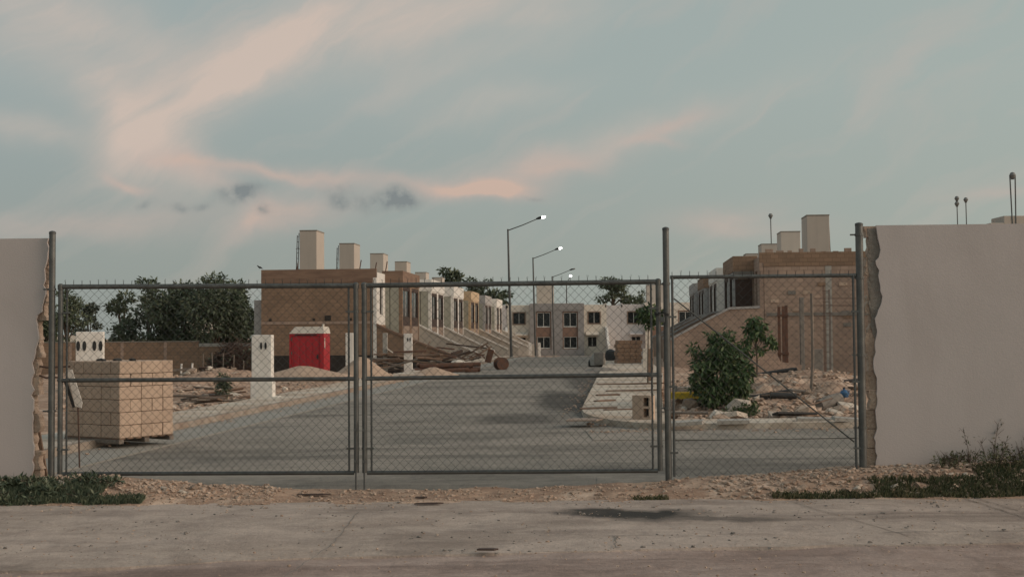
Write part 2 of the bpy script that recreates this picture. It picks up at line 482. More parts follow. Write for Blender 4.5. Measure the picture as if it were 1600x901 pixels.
# ------------------------------------------------------------------ mesh helpers
class MB:
    def __init__(s):
        s.v = []
        s.f = []

    def box(s, x0, x1, y0, y1, z0, z1):
        i = len(s.v)
        s.v += [(x0, y0, z0), (x1, y0, z0), (x1, y1, z0), (x0, y1, z0), (x0, y0, z1), (x1, y0, z1), (x1, y1, z1), (x0, y1, z1)]
        s.f += [(i, i + 3, i + 2, i + 1), (i + 4, i + 5, i + 6, i + 7), (i, i + 1, i + 5, i + 4), (i + 1, i + 2, i + 6, i + 5),
                (i + 2, i + 3, i + 7, i + 6), (i + 3, i, i + 4, i + 7)]
        return s

    def bevbox(s, x0, x1, y0, y1, z0, z1, b=.01, jit=0.0, seed=0):
        """box with chamfered edges"""
        bm = bmesh.new()
        bmesh.ops.create_cube(bm, size=1)
        for v in bm.verts:
            v.co = Vector((x0 if v.co.x < 0 else x1, y0 if v.co.y < 0 else y1, z0 if v.co.z < 0 else z1))
        bmesh.ops.bevel(bm, geom=bm.edges[:], offset=b, segments=1, affect='EDGES')
        rr = random.Random(seed)
        i = len(s.v)
        s.v += [tuple(c + rr.uniform(-jit, jit) for c in v.co) for v in bm.verts]
        bm.verts.index_update()
        s.f += [tuple(i + v.index for v in f.verts) for f in bm.faces]
        bm.free()
        return s

    def tube(s, path, r, n=8, cap=True):
        path = [Vector(p) for p in path]
        rr = r if isinstance(r, (list, tuple)) else [r] * len(path)
        base = len(s.v)
        ref = None
        for k, p in enumerate(path):
            a = path[max(k - 1, 0)]
            b = path[min(k + 1, len(path) - 1)]
            d = (b - a).normalized()
            if ref is None:
                ref = d.orthogonal().normalized()
            ref = (ref - d * ref.dot(d))
            ref = ref.normalized() if ref.length > 1e-6 else d.orthogonal().normalized()
            q = d.cross(ref)
            for j in range(n):
                an = 2 * math.pi * j / n
                s.v.append(tuple(p + (ref * math.cos(an) + q * math.sin(an)) * rr[k]))
        for k in range(len(path) - 1):
            for j in range(n):
                a = base + k * n + j
                b = base + k * n + (j + 1) % n
                s.f.append((a, b, b + n, a + n))
        if cap:
            s.f.append(tuple(base + j for j in reversed(range(n))))
            e = base + (len(path) - 1) * n
            s.f.append(tuple(e + j for j in range(n)))
        return s

    def lathe(s, prof, n=16, centre=(0, 0, 0)):
        base = len(s.v)
        for (r, z) in prof:
            for j in range(n):
                a = 2 * math.pi * j / n
                s.v.append((centre[0] + r * math.cos(a), centre[1] + r * math.sin(a), centre[2] + z))
        for k in range(len(prof) - 1):
            for j in range(n):
                a = base + k * n + j
                b = base + k * n + (j + 1) % n
                s.f.append((a, b, b + n, a + n))
        s.f.append(tuple(base + j for j in reversed(range(n))))
        e = base + (len(prof) - 1) * n
        s.f.append(tuple(e + j for j in range(n)))
        return s

    def prism(s, poly, axis, a, b):
        """polygon given in the two other axes, extruded along axis from a to b"""
        i = len(s.v)
        n = len(poly)

        def pt(p, c):
            if axis == 'x':
                return (c, p[0], p[1])
            if axis == 'y':
                return (p[0], c, p[1])
            return (p[0], p[1], c)
        s.v += [pt(p, a) for p in poly] + [pt(p, b) for p in poly]
        s.f.append(tuple(range(i, i + n)))
        s.f.append(tuple(range(i + 2 * n - 1, i + n - 1, -1)))
        for k in range(n):
            k2 = (k + 1) % n
            s.f.append((i + k, i + n + k, i + n + k2, i + k2))
        return s

    def holed(s, x0, x1, z0, z1, y0, y1, holes):
        """wall slab in the xz plane from y0 (front) to y1 with rectangular holes (hx0,hx1,hz0,hz1)"""
        xs = sorted({x0, x1, *[h[0] for h in holes], *[h[1] for h in holes]})
        zs = sorted({z0, z1, *[h[2] for h in holes], *[h[3] for h in holes]})
        nx, nz = len(xs) - 1, len(zs) - 1

        def solid(i, k):
            if i < 0 or k < 0 or i >= nx or k >= nz:
                return False
            cx, cz = (xs[i] + xs[i + 1]) / 2, (zs[k] + zs[k + 1]) / 2
            return not any(h[0] < cx < h[1] and h[2] < cz < h[3] for h in holes)

        def quad(*p):
            i = len(s.v)
            s.v.extend(p)
            s.f.append((i, i + 1, i + 2, i + 3))
        for i in range(nx):
            for k in range(nz):
                if not solid(i, k):
                    continue
                a, b, c, d = xs[i], xs[i + 1], zs[k], zs[k + 1]
                quad((a, y0, c), (b, y0, c), (b, y0, d), (a, y0, d))
                quad((b, y1, c), (a, y1, c), (a, y1, d), (b, y1, d))
                if not solid(i - 1, k):
                    quad((a, y1, c), (a, y0, c), (a, y0, d), (a, y1, d))
                if not solid(i + 1, k):
                    quad((b, y0, c), (b, y1, c), (b, y1, d), (b, y0, d))
                if not solid(i, k - 1):
                    quad((a, y1, c), (b, y1, c), (b, y0, c), (a, y0, c))
                if not solid(i, k + 1):
                    quad((a, y0, d), (b, y0, d), (b, y1, d), (a, y1, d))
        return s

    def build(s, name, m, parent=None, smooth=False, recalc=True):
        me = bpy.data.meshes.new(name)
        me.from_pydata(s.v, [], s.f)
        if recalc:
            bm = bmesh.new()
            bm.from_mesh(me)
            bmesh.ops.recalc_face_normals(bm, faces=bm.faces)
            bm.to_mesh(me)
            bm.free()
        if smooth:
            me.shade_smooth()
            try:
                me.set_sharp_from_angle(angle=R(40))
            except Exception:
                pass
        me.materials.append(m if not isinstance(m, str) else M[m])
        o = bpy.data.objects.new(name, me)
        C.objects.link(o)
        if parent:
            o.parent = parent
        return o


def empty(name, loc=(0, 0, 0), rz=0.0):
    o = bpy.data.objects.new(name, None)
    o.empty_display_size = .2
    C.objects.link(o)
    o.location = loc
    o.rotation_euler = (0, 0, rz)
    return o


def tag(o, label=None, cat=None, group=None, kind=None):
    if label:
        o['label'] = label
    if cat:
        o['category'] = cat
    if group:
        o['group'] = group
    if kind:
        o['kind'] = kind
    return o


def copy_tree(o, parent=None):
    c = o.copy()
    C.objects.link(c)
    if parent:
        c.parent = parent
    for ch in list(o.children):
        copy_tree(ch, c)
    return c


def place(o, loc, rot=(0, 0, 0), scale=None):
    o.location = loc
    o.rotation_euler = rot
    if scale:
        o.scale = scale if isinstance(scale, (tuple, list)) else (scale,) * 3
    return o


# ------------------------------------------------------------------ street frame and terrain
ST_A = math.atan((965 - 800) / 2000.0)
SA, CA = math.sin(ST_A), math.cos(ST_A)


def S(u, s, z=0.0):
    return Vector((u * CA + s * SA, -u * SA + s * CA, z))


def toS(x, y):
    return x * CA - y * SA, x * SA + y * CA


def sstep(a, b, x):
    t = min(1, max(0, (x - a) / (b - a)))
    return t * t * (3 - 2 * t)


BERM = [(-30, .16), (-7, .16), (-5.2, .13), (-4.2, .16), (-3.2, .07), (-2.2, .0), (0, -.005), (1.4, .06), (2.6, .12), (3.4, .2), (4.5, .24), (7, .22), (30, .22)]


def berm(x):
    for (a, ha), (b, hb) in zip(BERM, BERM[1:]):
        if a <= x <= b:
            return ha + (hb - ha) * (x - a) / (b - a)
    return 0


# heaps of soil and rubble: x, y, rx, ry, height
def _m(px, py, rx, ry, h):
    p = onz(px, py)
    return (p.x, p.y, rx, ry, h)


MOUNDS = [_m(1120, 640, 1.3, 1.6, .22), _m(1210, 640, 1.0, 1.2, .12), _m(1290, 632, 1.0, 1.6, .25), _m(1340, 628, .9, 1.6, .4), _m(1080, 640, .7, 1.0, .22),
          _m(1290, 606, 2.2, 3.5, .5), _m(1230, 610, 1.5, 2.5, .2), _m(310, 606, 1.3, 3.0, .4), _m(360, 600, 1.4, 3.0, .38), _m(280, 622, .8, 1.5, .2),
          _m(470, 600, 1.6, 3.0, .3), _m(150, 600, 3.0, 4.0, .5), _m(1200, 655, 1.2, .7, .1), _m(1320, 655, 1.0, .7, .14)]


def gz(x, y, rough=True):
    u, s = toS(x, y)
    z = min(-.6 * sstep(-8.8, -12.5, -(-u)) if False else 0, 0)
    left = -.62 * sstep(9.0, 12.5, -u) * sstep(40, 64, s)
    right = -.5 * sstep(2.5, 6.0, u) * sstep(36, 60, s)
    far = -.8 * sstep(85, 150, s)
    z = min(left, right, far)
    if 11.5 < y < 15.0:
        z += berm(x) * sstep(12.35, 12.95, y) * (1 - sstep(13.5, 14.3, y))
    if 15 < y < 70:
        for (mx, my, rx, ry, h) in MOUNDS:
            a, b = (x - mx) / rx, (y - my) / ry
            r2 = a * a + b * b
            if r2 < 6:
                z += h * math.exp(-r2) * (.8 + .5 * noise.noise((x * 1.3, y * 1.3, 3)))
    if rough and y < 60:
        k = .02 if y < 12.3 else .035
        z += k * noise.noise((x * 1.7, y * 1.7, 0)) + .015 * noise.noise((x * 6, y * 6, 2))
    return z


ROAD_L, ROAD_R = -7.6, -.75


def paved(x, y, mg=.12):
    u, s = toS(x, y)
    if 13.55 < y and s < 140 and ROAD_L - 1.2 + mg < u < ROAD_R + 1.9:
        return True
    if 13.55 < y < 22.4 and u > ROAD_R:
        return True
    if 9.7 < y < 12.35:
        return True
    if y < 9.9:
        return True
    return False


def grid_sheet(name, xs, ys, zf, m):
    v = [(x, y, zf(x, y)) for y in ys for x in xs]
    n = len(xs)
    f = [(j * n + i, j * n + i + 1, (j + 1) * n + i + 1, (j + 1) * n + i) for j in range(len(ys) - 1) for i in range(n - 1)]
    b = MB()
    b.v, b.f = v, f
    return b.build(name, m, smooth=True, recalc=False)


def spaced(vals):
    out = []
    for (a, b, st) in vals:
        k = max(1, round((b - a) / st))
        out += [a + (b - a) * i / k for i in range(k)]
    out.append(vals[-1][1])
    return out


xs = spaced([(-3000, -200, 700), (-200, -40, 20), (-40, -12, 2), (-12, -7, .25), (-7, 8, .1), (8, 14, .3), (14, 40, 2), (40, 200, 20), (200, 3000, 700)])
ys = spaced([(-40, 4, 6), (4, 12.2, .6), (12.2, 14.4, .08), (14.4, 22, .5), (22, 40, .25), (40, 70, .6), (70, 160, 4), (160, 400, 40), (400, 5500, 850)])
tag(grid_sheet('ground', xs, ys, lambda x, y: gz(x, y) - (.1 if paved(x, y) else 0), M['dirt']), kind='structure')

# the road outside the gate: dusty strip near the camera, and the pale concrete apron
tag(grid_sheet('outer_road', spaced([(-40, -8, 4), (-8, 8, .2), (8, 40, 4)]), spaced([(-30, 4, 6), (4, 10.6, .15)]),
               lambda x, y: -.035 + .02 * noise.noise((x * .8, y * .8, 5)) + .012 * noise.noise((x * 3, y * 3, 1)), M['street_front']), kind='structure')


def apron_edge(x):
    """near edge of the concrete apron"""
    return 9.6 + .25 * noise.noise((x * .45, 1, 0)) + .07 * noise.noise((x * 2.2, 4, 0)) + .35 * sstep(1, 3, x) - .35 * sstep(.5, -3, x) * 0 - .5 * sstep(0, -4, x)


b = MB()
axs = spaced([(-40, -8, 2), (-8, 8, .12), (8, 40, 2)])
rows = spaced([(0, 1, .08)])
for x in axs:
    e0 = apron_edge(x)
    e1 = 12.48 + .1 * noise.noise((x * .9, 8, 0)) + .06 * noise.noise((x * 4, 8, 3))
    b.v.append((x, e0 - .02, -.06))
    for r in rows:
        y = e0 + (e1 - e0) * r
        b.v.append((x, y, .002 - .018 * (1 - sstep(0, .12, r)) + .006 * noise.noise((x * 1.1, y * 1.1, 0))))
n = len(rows) + 1
for i in range(len(axs) - 1):
    for j in range(n - 1):
        b.f.append((i * n + j, (i + 1) * n + j, (i + 1) * n + j + 1, i * n + j + 1))
tag(b.build('concrete_apron', M['apron'], smooth=True), kind='structure')

def line_strip(name, pts, w, m, z=.008):
    b = MB()
    for k, (x, y) in enumerate(pts):
        a = Vector(pts[max(k - 1, 0)])
        c = Vector(pts[min(k + 1, len(pts) - 1)])
        d = (c - a).normalized()
        ww = w * (1 + .5 * noise.noise((x * 3, y * 3, 7)))
        b.v += [(x - d.y * ww / 2, y + d.x * ww / 2, z), (x + d.y * ww / 2, y - d.x * ww / 2, z)]
    for k in range(len(pts) - 1):
        i = k * 2
        b.f.append((i, i + 1, i + 3, i + 2))
    return tag(b.build(name, m), kind='structure')


def pxline(pts, n=14, jit=.012, seed=1):
    rs = random.Random(seed)
    P = [onz(*q) for q in pts]
    out = []
    for a, c in zip(P, P[1:]):
        for i in range(n):
            q = a.lerp(c, i / n)
            out.append((q.x + rs.uniform(-jit, jit), q.y + rs.uniform(-jit, jit)))
    out.append((P[-1].x, P[-1].y))
    return out


for k, (pts, w_) in enumerate((([(1505, 778), (1610, 812)], .012), ([(1520, 777), (1625, 808)], .01), ([(960, 838), (962, 856)], .012), ([(1240, 785), (1420, 838)], .008), ([(1380, 832), (1640, 829)], .01),
                               ([(945, 838), (1010, 836), (1120, 838)], .008), ([(560, 800), (520, 850), (440, 905)], .006))):
    line_strip('joint', pxline(pts, seed=k), w_, M['concrete_dk'])

# inner street: one sheet over the main carriageway and the side road on the right
b = MB()
ss = spaced([(13.2, 24, .5), (24, 60, 2), (60, 150, 5)])
us = spaced([(-6.63, ROAD_R + .5, .8)])


def rz_(p):
    return gz(p.x, p.y, False) + .012


def near_clip(u, s):
    p = S(u, s)
    if p.y < 13.55:
        p = Vector((p.x, 13.55, 0))
    return p


for s_ in ss:
    for u_ in us:
        p = near_clip(u_, s_)
        if s_ == ss[0]:
            b.v.append((p.x, 13.2, -.12))
        else:
            b.v.append((p.x, p.y, (rz_(p) if p.y > 14.4 else .004)))
n = len(us)
for j in range(len(ss) - 1):
    for i in range(n - 1):
        b.f.append((j * n + i, j * n + i + 1, (j + 1) * n + i + 1, (j + 1) * n + i))
k0 = len(b.v)
ysr = spaced([(13.55, 22.6, .8)])
xr = spaced([(0, 40, 2)])
for y_ in ysr:
    xl = (ROAD_R + .5 + y_ * SA / 1.0)
    u0x = (ROAD_R + .5) / CA + y_ * math.tan(ST_A)
    for dx in xr:
        b.v.append((u0x + dx, y_, .012 if y_ > 14 else .004))
n = len(xr)
for j in range(len(ysr) - 1):
    for i in range(n - 1):
        a = k0 + j * n + i
        b.f.append((a, a + 1, a + n + 1, a + n))
tag(b.build('inner_street', M['road'], smooth=True), kind='structure')


def strip(name, left, right, h, m, kind='structure', drop=.25):
    """raised slab between two lists of ground points"""
    b = MB()
    n = len(left)
    for p, q in zip(left, right):
        zp, zq = gz(p.x, p.y, False) + h, gz(q.x, q.y, False) + h
        b.v += [(p.x, p.y, zp - drop), (p.x, p.y, zp), (q.x, q.y, zq), (q.x, q.y, zq - drop)]
    for i in range(n - 1):
        a, c = i * 4, i * 4 + 4
        for k in range(3):
            b.f.append((a + k, a + k + 1, c + k + 1, c + k))
    b.f.append((0, 1, 2, 3))
    e = (n - 1) * 4
    b.f.append((e + 3, e + 2, e + 1, e))
    return tag(b.build(name, m), kind=kind)


ls = spaced([(12.0, 40, 2), (40, 125, 5)])
strip('gutter', [S(-7.62, s_) for s_ in ls if s_ > 13.5], [S(-6.68, s_) for s_ in ls if s_ > 13.5], .02, M['gutter'], drop=.1)
strip('kerb', [S(-7.72, s_) for s_ in ls if s_ > 13.5], [S(-7.6, s_) for s_ in ls if s_ > 13.5], .13, M['kerbdirt'])
strip('pavement', [S(-8.9, s_) for s_ in ls if s_ > 13.5], [S(-7.73, s_) for s_ in ls if s_ > 13.5], .122, M['walk'])
# right pavement, its corner rounded
arc = [(ROAD_R + 1.6 - 1.6 * math.cos(a), 26.0 - 4.5 * math.sin(a)) for a in [R(k) for k in (90, 72, 54, 36, 18, 0)]]
rs = [p[1] for p in arc] + spaced([(27.5, 40, 2.5), (40, 125, 5)])
rl = [S(*p) for p in arc] + [S(ROAD_R, s_) for s_ in spaced([(27.5, 40, 2.5), (40, 125, 5)])]
rr_ = [S(.85 + .9 * sstep(22, 55, s_), s_) for s_ in rs]
strip('pavement', rl, rr_, .12, M['walk'])
cx0 = S(.82, 21.5)
strip('pavement', [Vector((cx0.x + d, 21.36 - .0 * d, 0)) for d in range(0, 30, 2)], [Vector((cx0.x + d + .1, 22.5, 0)) for d in range(0, 30, 2)], .118, M['walk'])
strip('gutter', [Vector((1.2 + d, 19.3, 0)) for d in range(0, 31, 2)], [Vector((1.2 + d, 21.34, 0)) for d in range(0, 31, 2)], .022, M['road'], drop=.1)

# ------------------------------------------------------------------ gate line
PA = at(82, 700, 13.72)
PC = at(1342, 700, 13.32)
PA.z = PC.z = 0
GD = (PC - PA).normalized()
GN = Vector((-GD.y, GD.x, 0))          # away from the camera
G_ANG = math.atan2(GD.y, GD.x)


def GL(px, py, off=0.0):
    """pixel to (t,z) in the vertical plane of the gate line (off metres behind it)"""
    o = Vector((0, 0, CAM_Z))
    d = ray(px, py)
    k = ((PA + GN * off) - o).dot(GN) / d.dot(GN)
    p = o + d * k
    return (p - PA).dot(GD), p.z


def GW(t, off=0.0, z=0.0):
    p = PA + GD * t + GN * off
    return Vector((p.x, p.y, z))


def wire_panel(t0, t1, z0, z1, w=.09, r=.0024, y=0.0, barb_top=True, seed=1):
    """woven diamond mesh: interlinked zigzag wires, twisted ends standing above the top"""
    b = MB()
    rr = random.Random(seed)
    half = w / 2
    nz = int((z1 - z0) / half)
    hz = (z1 - z0) / nz
    nw = int((t1 - t0) / half)
    hw = (t1 - t0) / nw
    for k in range(nw):
        x0 = t0 + k * hw
        path = []
        for i in range(nz + 1):
            right = (i + k) % 2 == 0
            x = x0 + (hw if right else 0)
            path.append((x + rr.uniform(-.0015, .0015), y + (.003 if right else -.003), z0 + i * hz))
        b.tube(path, r, 3, cap=False)
    if barb_top:
        for k in range(0, nw, 2):
            x = t0 + k * hw + (hw if (nz % 2) else 0)
            for sgn in (-1, 1):
                b.tube([(x, y, z1), (x + sgn * .002, y, z1 + .035), (x + sgn * .006 + rr.uniform(-.004, .004), y + rr.uniform(-.01, .01), z1 + .062 + rr.uniform(-.01, .01))], .0018, 3)
    return b


def tubeP(path, r, name, m, parent, n=12):
    return MB().tube(path, r, n).build(name, m, parent, smooth=True)


def clampring(parent, t, z, r, name='clamp', m='galv', bolt=True):
    b = MB()
    b.lathe([(r + .001, -.012), (r + .008, -.012), (r + .008, .012), (r + .001, .012)], 12, (t, 0, z))
    if bolt:
        b.tube([(t - r - .005, -.012, z), (t - r - .05, -.012, z)], .007, 6)
        b.box(t - r - .055, t - r - .02, -.02, .0, z - .008, z + .008)
    return b.build(name, m, parent)


def big_post(pxm, top_py, bot_py, label, r=.034):
    t, zt = GL(pxm, top_py)
    _, zb = GL(pxm, bot_py)
    root = empty('gate_post', GW(t, 0, zb), G_ANG)
    tag(root, label, 'post', 'galvanised gate posts')
    H = zt - zb
    tubeP([(0, 0, -.35), (0, 0, H)], r, 'pole', 'galv', root, 16)
    MB().lathe([(r + .002, H - .02), (r + .003, H + .004), (r * .6, H + .014), (.002, H + .018)], 16).build('post_cap', 'galv_dark', root, smooth=True)
    return root, t, zb


postA, tA, zA = big_post(82, 363, 752, 'tall galvanised post at the left end of the double gate')
postB, tB, zB = big_post(1040, 357, 750, 'tall galvanised post between the double gate and the fixed mesh panel')
postC, tC, zC = big_post(1342, 350, 728, 'tall galvanised post beside the broken wall on the right', .04)
for z_ in (.75, 2.05):
    clampring(postA, 0, z_, .034, 'hinge')
    clampring(postB, 0, z_, .034, 'hinge')
for z_ in (.5, 1.25, 2.05, 2.5):
    clampring(postC, 0, z_ - .1, .04, 'clamp')


def gate_leaf(l_px, r_px, top, mid, bot, free_right, label, seed):
    """top, mid, bot: (py at left, py at right) of the rail centre lines"""
    tl, zlt = GL(l_px, top[0])
    tr, zrt = GL(r_px, top[1])
    zlb, zrb = GL(l_px, bot[0])[1], GL(r_px, bot[1])[1]
    zlm, zrm = GL(l_px, mid[0])[1], GL(r_px, mid[1])[1]
    root = empty('gate_leaf', GW(tl, 0, 0), G_ANG)
    tag(root, label, 'gate', 'chain link gate leaves')
    W = tr - tl
    r = .027
    tubeP([(0, 0, zlb), (0, 0, zlt)], r, 'stile', 'galv', root)
    tubeP([(W, 0, zrb), (W, 0, zrt)], r, 'stile', 'galv', root)
    tubeP([(r * .9, 0, zlt), (W - r * .9, 0, zrt)], r, 'top_rail', 'galv', root)
    tubeP([(r * .9, 0, zlb), (W - r * .9, 0, zrb)], r * .8, 'bottom_rail', 'galv_dark', root)
    tubeP([(r * .9, 0, zlm), (W - r * .9, 0, zrm)], r * .85, 'middle_rail', 'galv', root)
    for x in (0, W):
        z0_ = zlt if x == 0 else zrt
        MB().lathe([(r + .006, -.03), (r + .006, .018), (r * .7, .032), (.002, .036)], 12, (x, 0, z0_)).build('elbow', 'galv', root, smooth=True)
    for x, za, zb_ in ((.075, zlb, zlt), (W - .075, zrb, zrt)):
        tubeP([(x, -.012, za + .02), (x, -.012, zb_ - .02)], .011, 'tension_bar', 'galv_dark', root, 8)
    for k, f in enumerate((.13, .5, .86)):
        for x, za, zb_, sg in ((0, zlb, zlt, 1), (W, zrb, zrt, -1)):
            z = za + (zb_ - za) * f
            b = MB()
            b.lathe([(r + .001, -.011), (r + .006, -.011), (r + .006, .011), (r + .001, .011)], 12, (x, 0, z))
            b.box(min(x, x + sg * .1), max(x, x + sg * .1), -.026, -.02, z - .01, z + .01)
            b.tube([(x + sg * .1, -.05, z), (x + sg * .1, .01, z)], .006, 6)
            b.build('tension_band', 'galv', root)
    wb = wire_panel(.06, W - .06, 0, 1, seed=seed)
    # follow the slight slope of the rails
    h0, h1 = zlb + .01, zrb + .01
    H0, H1 = zlt - zlb, zrt - zrb
    nb = wire_panel(.06, W - .06, 0, H0, seed=seed)
    nb.v = [(x, y - .024, z / H0 * (H0 + (H1 - H0) * x / W) + h0 + (h1 - h0) * x / W) for (x, y, z) in nb.v]
    nb.build('wire_mesh', 'wire', root, recalc=False)
    xd = W if free_right else 0
    zd = (zrb if free_right else zlb)
    sg = -1 if free_right else 1
    xr_ = xd + sg * -.0
    zdrop = GL(r_px if free_right else l_px, 767)[1]
    tubeP([(xr_, -.034, zdrop), (xr_, -.034, zd + .55)], .009, 'drop_rod', 'galv_dark', root, 8)
    for z in (zd + .12, zd + .45):
        MB().box(xr_ - .018, xr_ + .018, -.046, -.02, z - .012, z + .012).build('rod_guide', 'galv', root)
    return root


gate_leaf(95, 556, (448, 446), (594, 591.5), (740, 738), True, 'left leaf of the chain link double gate, in front of the block pallet', 3)
gate_leaf(569, 1028, (446, 440), (591, 585), (738, 735), False, 'right leaf of the chain link double gate, in front of the inner street', 4)

# fixed panel on the right
tl, zl = GL(1047, 433)
tr, zr = GL(1337, 430)
panel = empty('fence_panel', GW(tl, 0, 0), G_ANG)
tag(panel, 'narrow fixed chain link panel between two posts, with a diagonal brace', 'fence panel')
W = tr - tl
tubeP([(-.0, 0, zl), (W, 0, zr)], .02, 'top_rail', 'galv', panel)
zb0, zb1 = GL(1050, 744)[1], GL(1335, 738)[1] + .03
for x, za, zt_ in ((.02, zb0, zl), (W - .03, zb1, zr)):
    tubeP([(x, -.012, za), (x, -.012, zt_)], .013, 'tension_bar', 'galv_dark', panel, 8)
zm = GL(1200, 687)[1]
tubeP([(.02, -.02, zm), (W - .02, -.02, zm + .02)], .004, 'tension_wire', 'wire', panel, 5)
d0, d1 = GL(1053, 466), GL(1335, 690)
tubeP([(d0[0] - tl, .014, d0[1]), (d1[0] - tl, .014, d1[1])], .008, 'brace_rod', 'galv_dark', panel, 6)
nb = wire_panel(.02, W - .03, 0, zl - zb0, seed=8)
nb.v = [(x, y - .02, z * (1 + (zr - zb1 - zl + zb0) / (zl - zb0) * x / W) + zb0 + (zb1 - zb0) * x / W) for (x, y, z) in nb.v]
nb.build('wire_mesh', 'wire', panel, recalc=False)
for f in (.12, .45, .8):
    z = zb0 + (zl - zb0) * f
    MB().box(-.05, .06, -.03, -.022, z - .01, z + .01).build('tension_band', 'galv', panel)
    MB().box(W - .06, W + .05, -.03, -.022, z + .03, z + .05).build('tension_band', 'galv', panel)
# chain holding the gate to the post, with its padlock
tt, zz = GL(1034, 490)
ch = empty('lock_chain', GW(tt, 0, zz), G_ANG)
tag(ch, 'dark chain and padlock tying the right gate leaf to its post', 'chain')
b = MB()
for k in range(26):
    a = 2 * math.pi * k / 26
    a2 = 2 * math.pi * (k + 1.15) / 26
    P = [(.075 * math.cos(q), -.005 + .05 * math.sin(q), .012 * math.sin(3 * q)) for q in (a, (a + a2) / 2, a2)]
    up = (0, 0, .009) if k % 2 else (0, .006, 0)
    b.tube([Vector(p) + Vector(up) for p in P], .0045, 5)
    b.tube([Vector(p) - Vector(up) for p in P], .0045, 5)
b.build('chain', 'dark', ch)
b = MB().bevbox(-.025, .025, -.075, -.055, -.09, -.035, .004)
b.build('padlock', 'galv_dark', ch)
tubeP([(-.015, -.065, -.036), (-.015, -.065, -.012), (0, -.065, 0), (.015, -.065, -.012), (.015, -.065, -.036)], .004, 'shackle', 'galv', ch, 6)


# ------------------------------------------------------------------ perimeter walls with broken ends
def jag(pts, n, amp, seed):
    """refine a polyline with random ripples"""
    rr = random.Random(seed)
    out = [pts[0]]
    for a, c in zip(pts, pts[1:]):
        L = math.hypot(c[0] - a[0], c[1] - a[1])
        k = max(1, int(L / n))
        for i in range(1, k + 1):
            f = i / k
            e = amp if i < k else amp * .4
            out.append((a[0] + (c[0] - a[0]) * f + rr.uniform(-e, e), a[1] + (c[1] - a[1]) * f + rr.uniform(-e * .4, e * .4)))
    return out


def perimeter_wall(side, skin_px, core_px, far_px, label, seed):
    OFF = .05
    sk = [GL(px, py, OFF) for px, py in skin_px]
    co = [GL(px, py, OFF + .03) for px, py in core_px]
    tf = GL(far_px, 500, OFF)[0] + (-6 if side < 0 else 8)
    ztop = sk[0][1]
    root = empty('perimeter_wall', GW(sk[0][0], OFF, 0), G_ANG)
    tag(root, label, 'wall', 'broken perimeter walls')
    t0 = sk[0][0]
    edge = jag([(t - t0, z) for t, z in sk], .045, .02, seed)
    edge[0] = (0, ztop)
    edge.append((edge[-1][0], -.4))
    zs_ = sorted([z for _, z in edge], reverse=True)
    edge = [(x, z) for (x, _), z in zip(edge, zs_)]
    xf = tf - t0
    mb = MB()
    for (x, z) in edge:
        mb.v += [(x, 0, z), (xf, 0, z), (xf, .03, z), (x, .03, z)]
    for i in range(len(edge) - 1):
        q, w_ = i * 4, i * 4 + 4
        for k in range(4):
            mb.f.append((q + k, q + (k + 1) % 4, w_ + (k + 1) % 4, w_ + k))
    mb.f += [(3, 2, 1, 0), tuple(len(mb.v) - 4 + k for k in range(4))]
    mb.build('plaster_face', 'plaster', root)
    # main body of the wall behind the plaster, and the broken block courses at its end
    back = t0 + side * .18
    MB().box(min(back, tf) - t0, max(back, tf) - t0, .031, .17, -.4, ztop - .012).build('wall_core', 'core', root)
    rr = random.Random(seed + 5)
    z = -.4
    k = 0
    ex_prev = None
    while z < ztop - .02:
        h = min(.2, ztop - .006 - z)
        zc = z + h / 2
        cz = co[0][0]
        for (ta, za), (tb, zb_) in zip(co, co[1:]):
            if zb_ <= zc <= za:
                cz = ta + (tb - ta) * (za - zc) / max(1e-6, za - zb_)
        if zc < co[-1][1]:
            cz = co[-1][0]
        # alternate courses end in a half block, so the break steps in and out
        e = cz - t0 - side * (.012 if k % 2 else -.02) + rr.uniform(-.02, .02)
        xin = side * .172
        top = z + h - (.004 if h == .2 else 0)
        rim = jag([(e + rr.uniform(-.02, .02), top), (e + rr.uniform(-.012, .012), zc), (e + rr.uniform(-.02, .02), z + .002)], .03, .014, seed + k)
        if side > 0:
            pr = rim + [(xin, z + .002), (xin, top)]
        else:
            pr = rim + [(xin, z + .002), (xin, top)]
        nb = MB()
        nb.prism(pr, 'y', .033 + rr.uniform(0, .02), .165)
        nb.build('block', 'core', root)
        z += h
        k += 1
    if side > 0:
        # grey mortar left smeared over the upper courses
        inner = [(t - t0 + .04, z) for t, z in sk]
        outer = [(e_ - t0 + .02, z) for e_, z in co]
        zt, zb2 = ztop - .03, 1.5
        ins = [(max(.012, .03), z) for z in (zt, 1.5)]
        rim = jag([(-.085, zt), (-.075, 2.3), (-.09, 2.05), (-.07, 1.8), (-.05, 1.62), (-.0, zb2)], .05, .016, seed + 99)
        pr = rim + [(.05, zb2 + .02), (.05, zt)]
        MB().prism(pr, 'y', .0305, .05).build('mortar_smear', 'mortar', root)
    return root


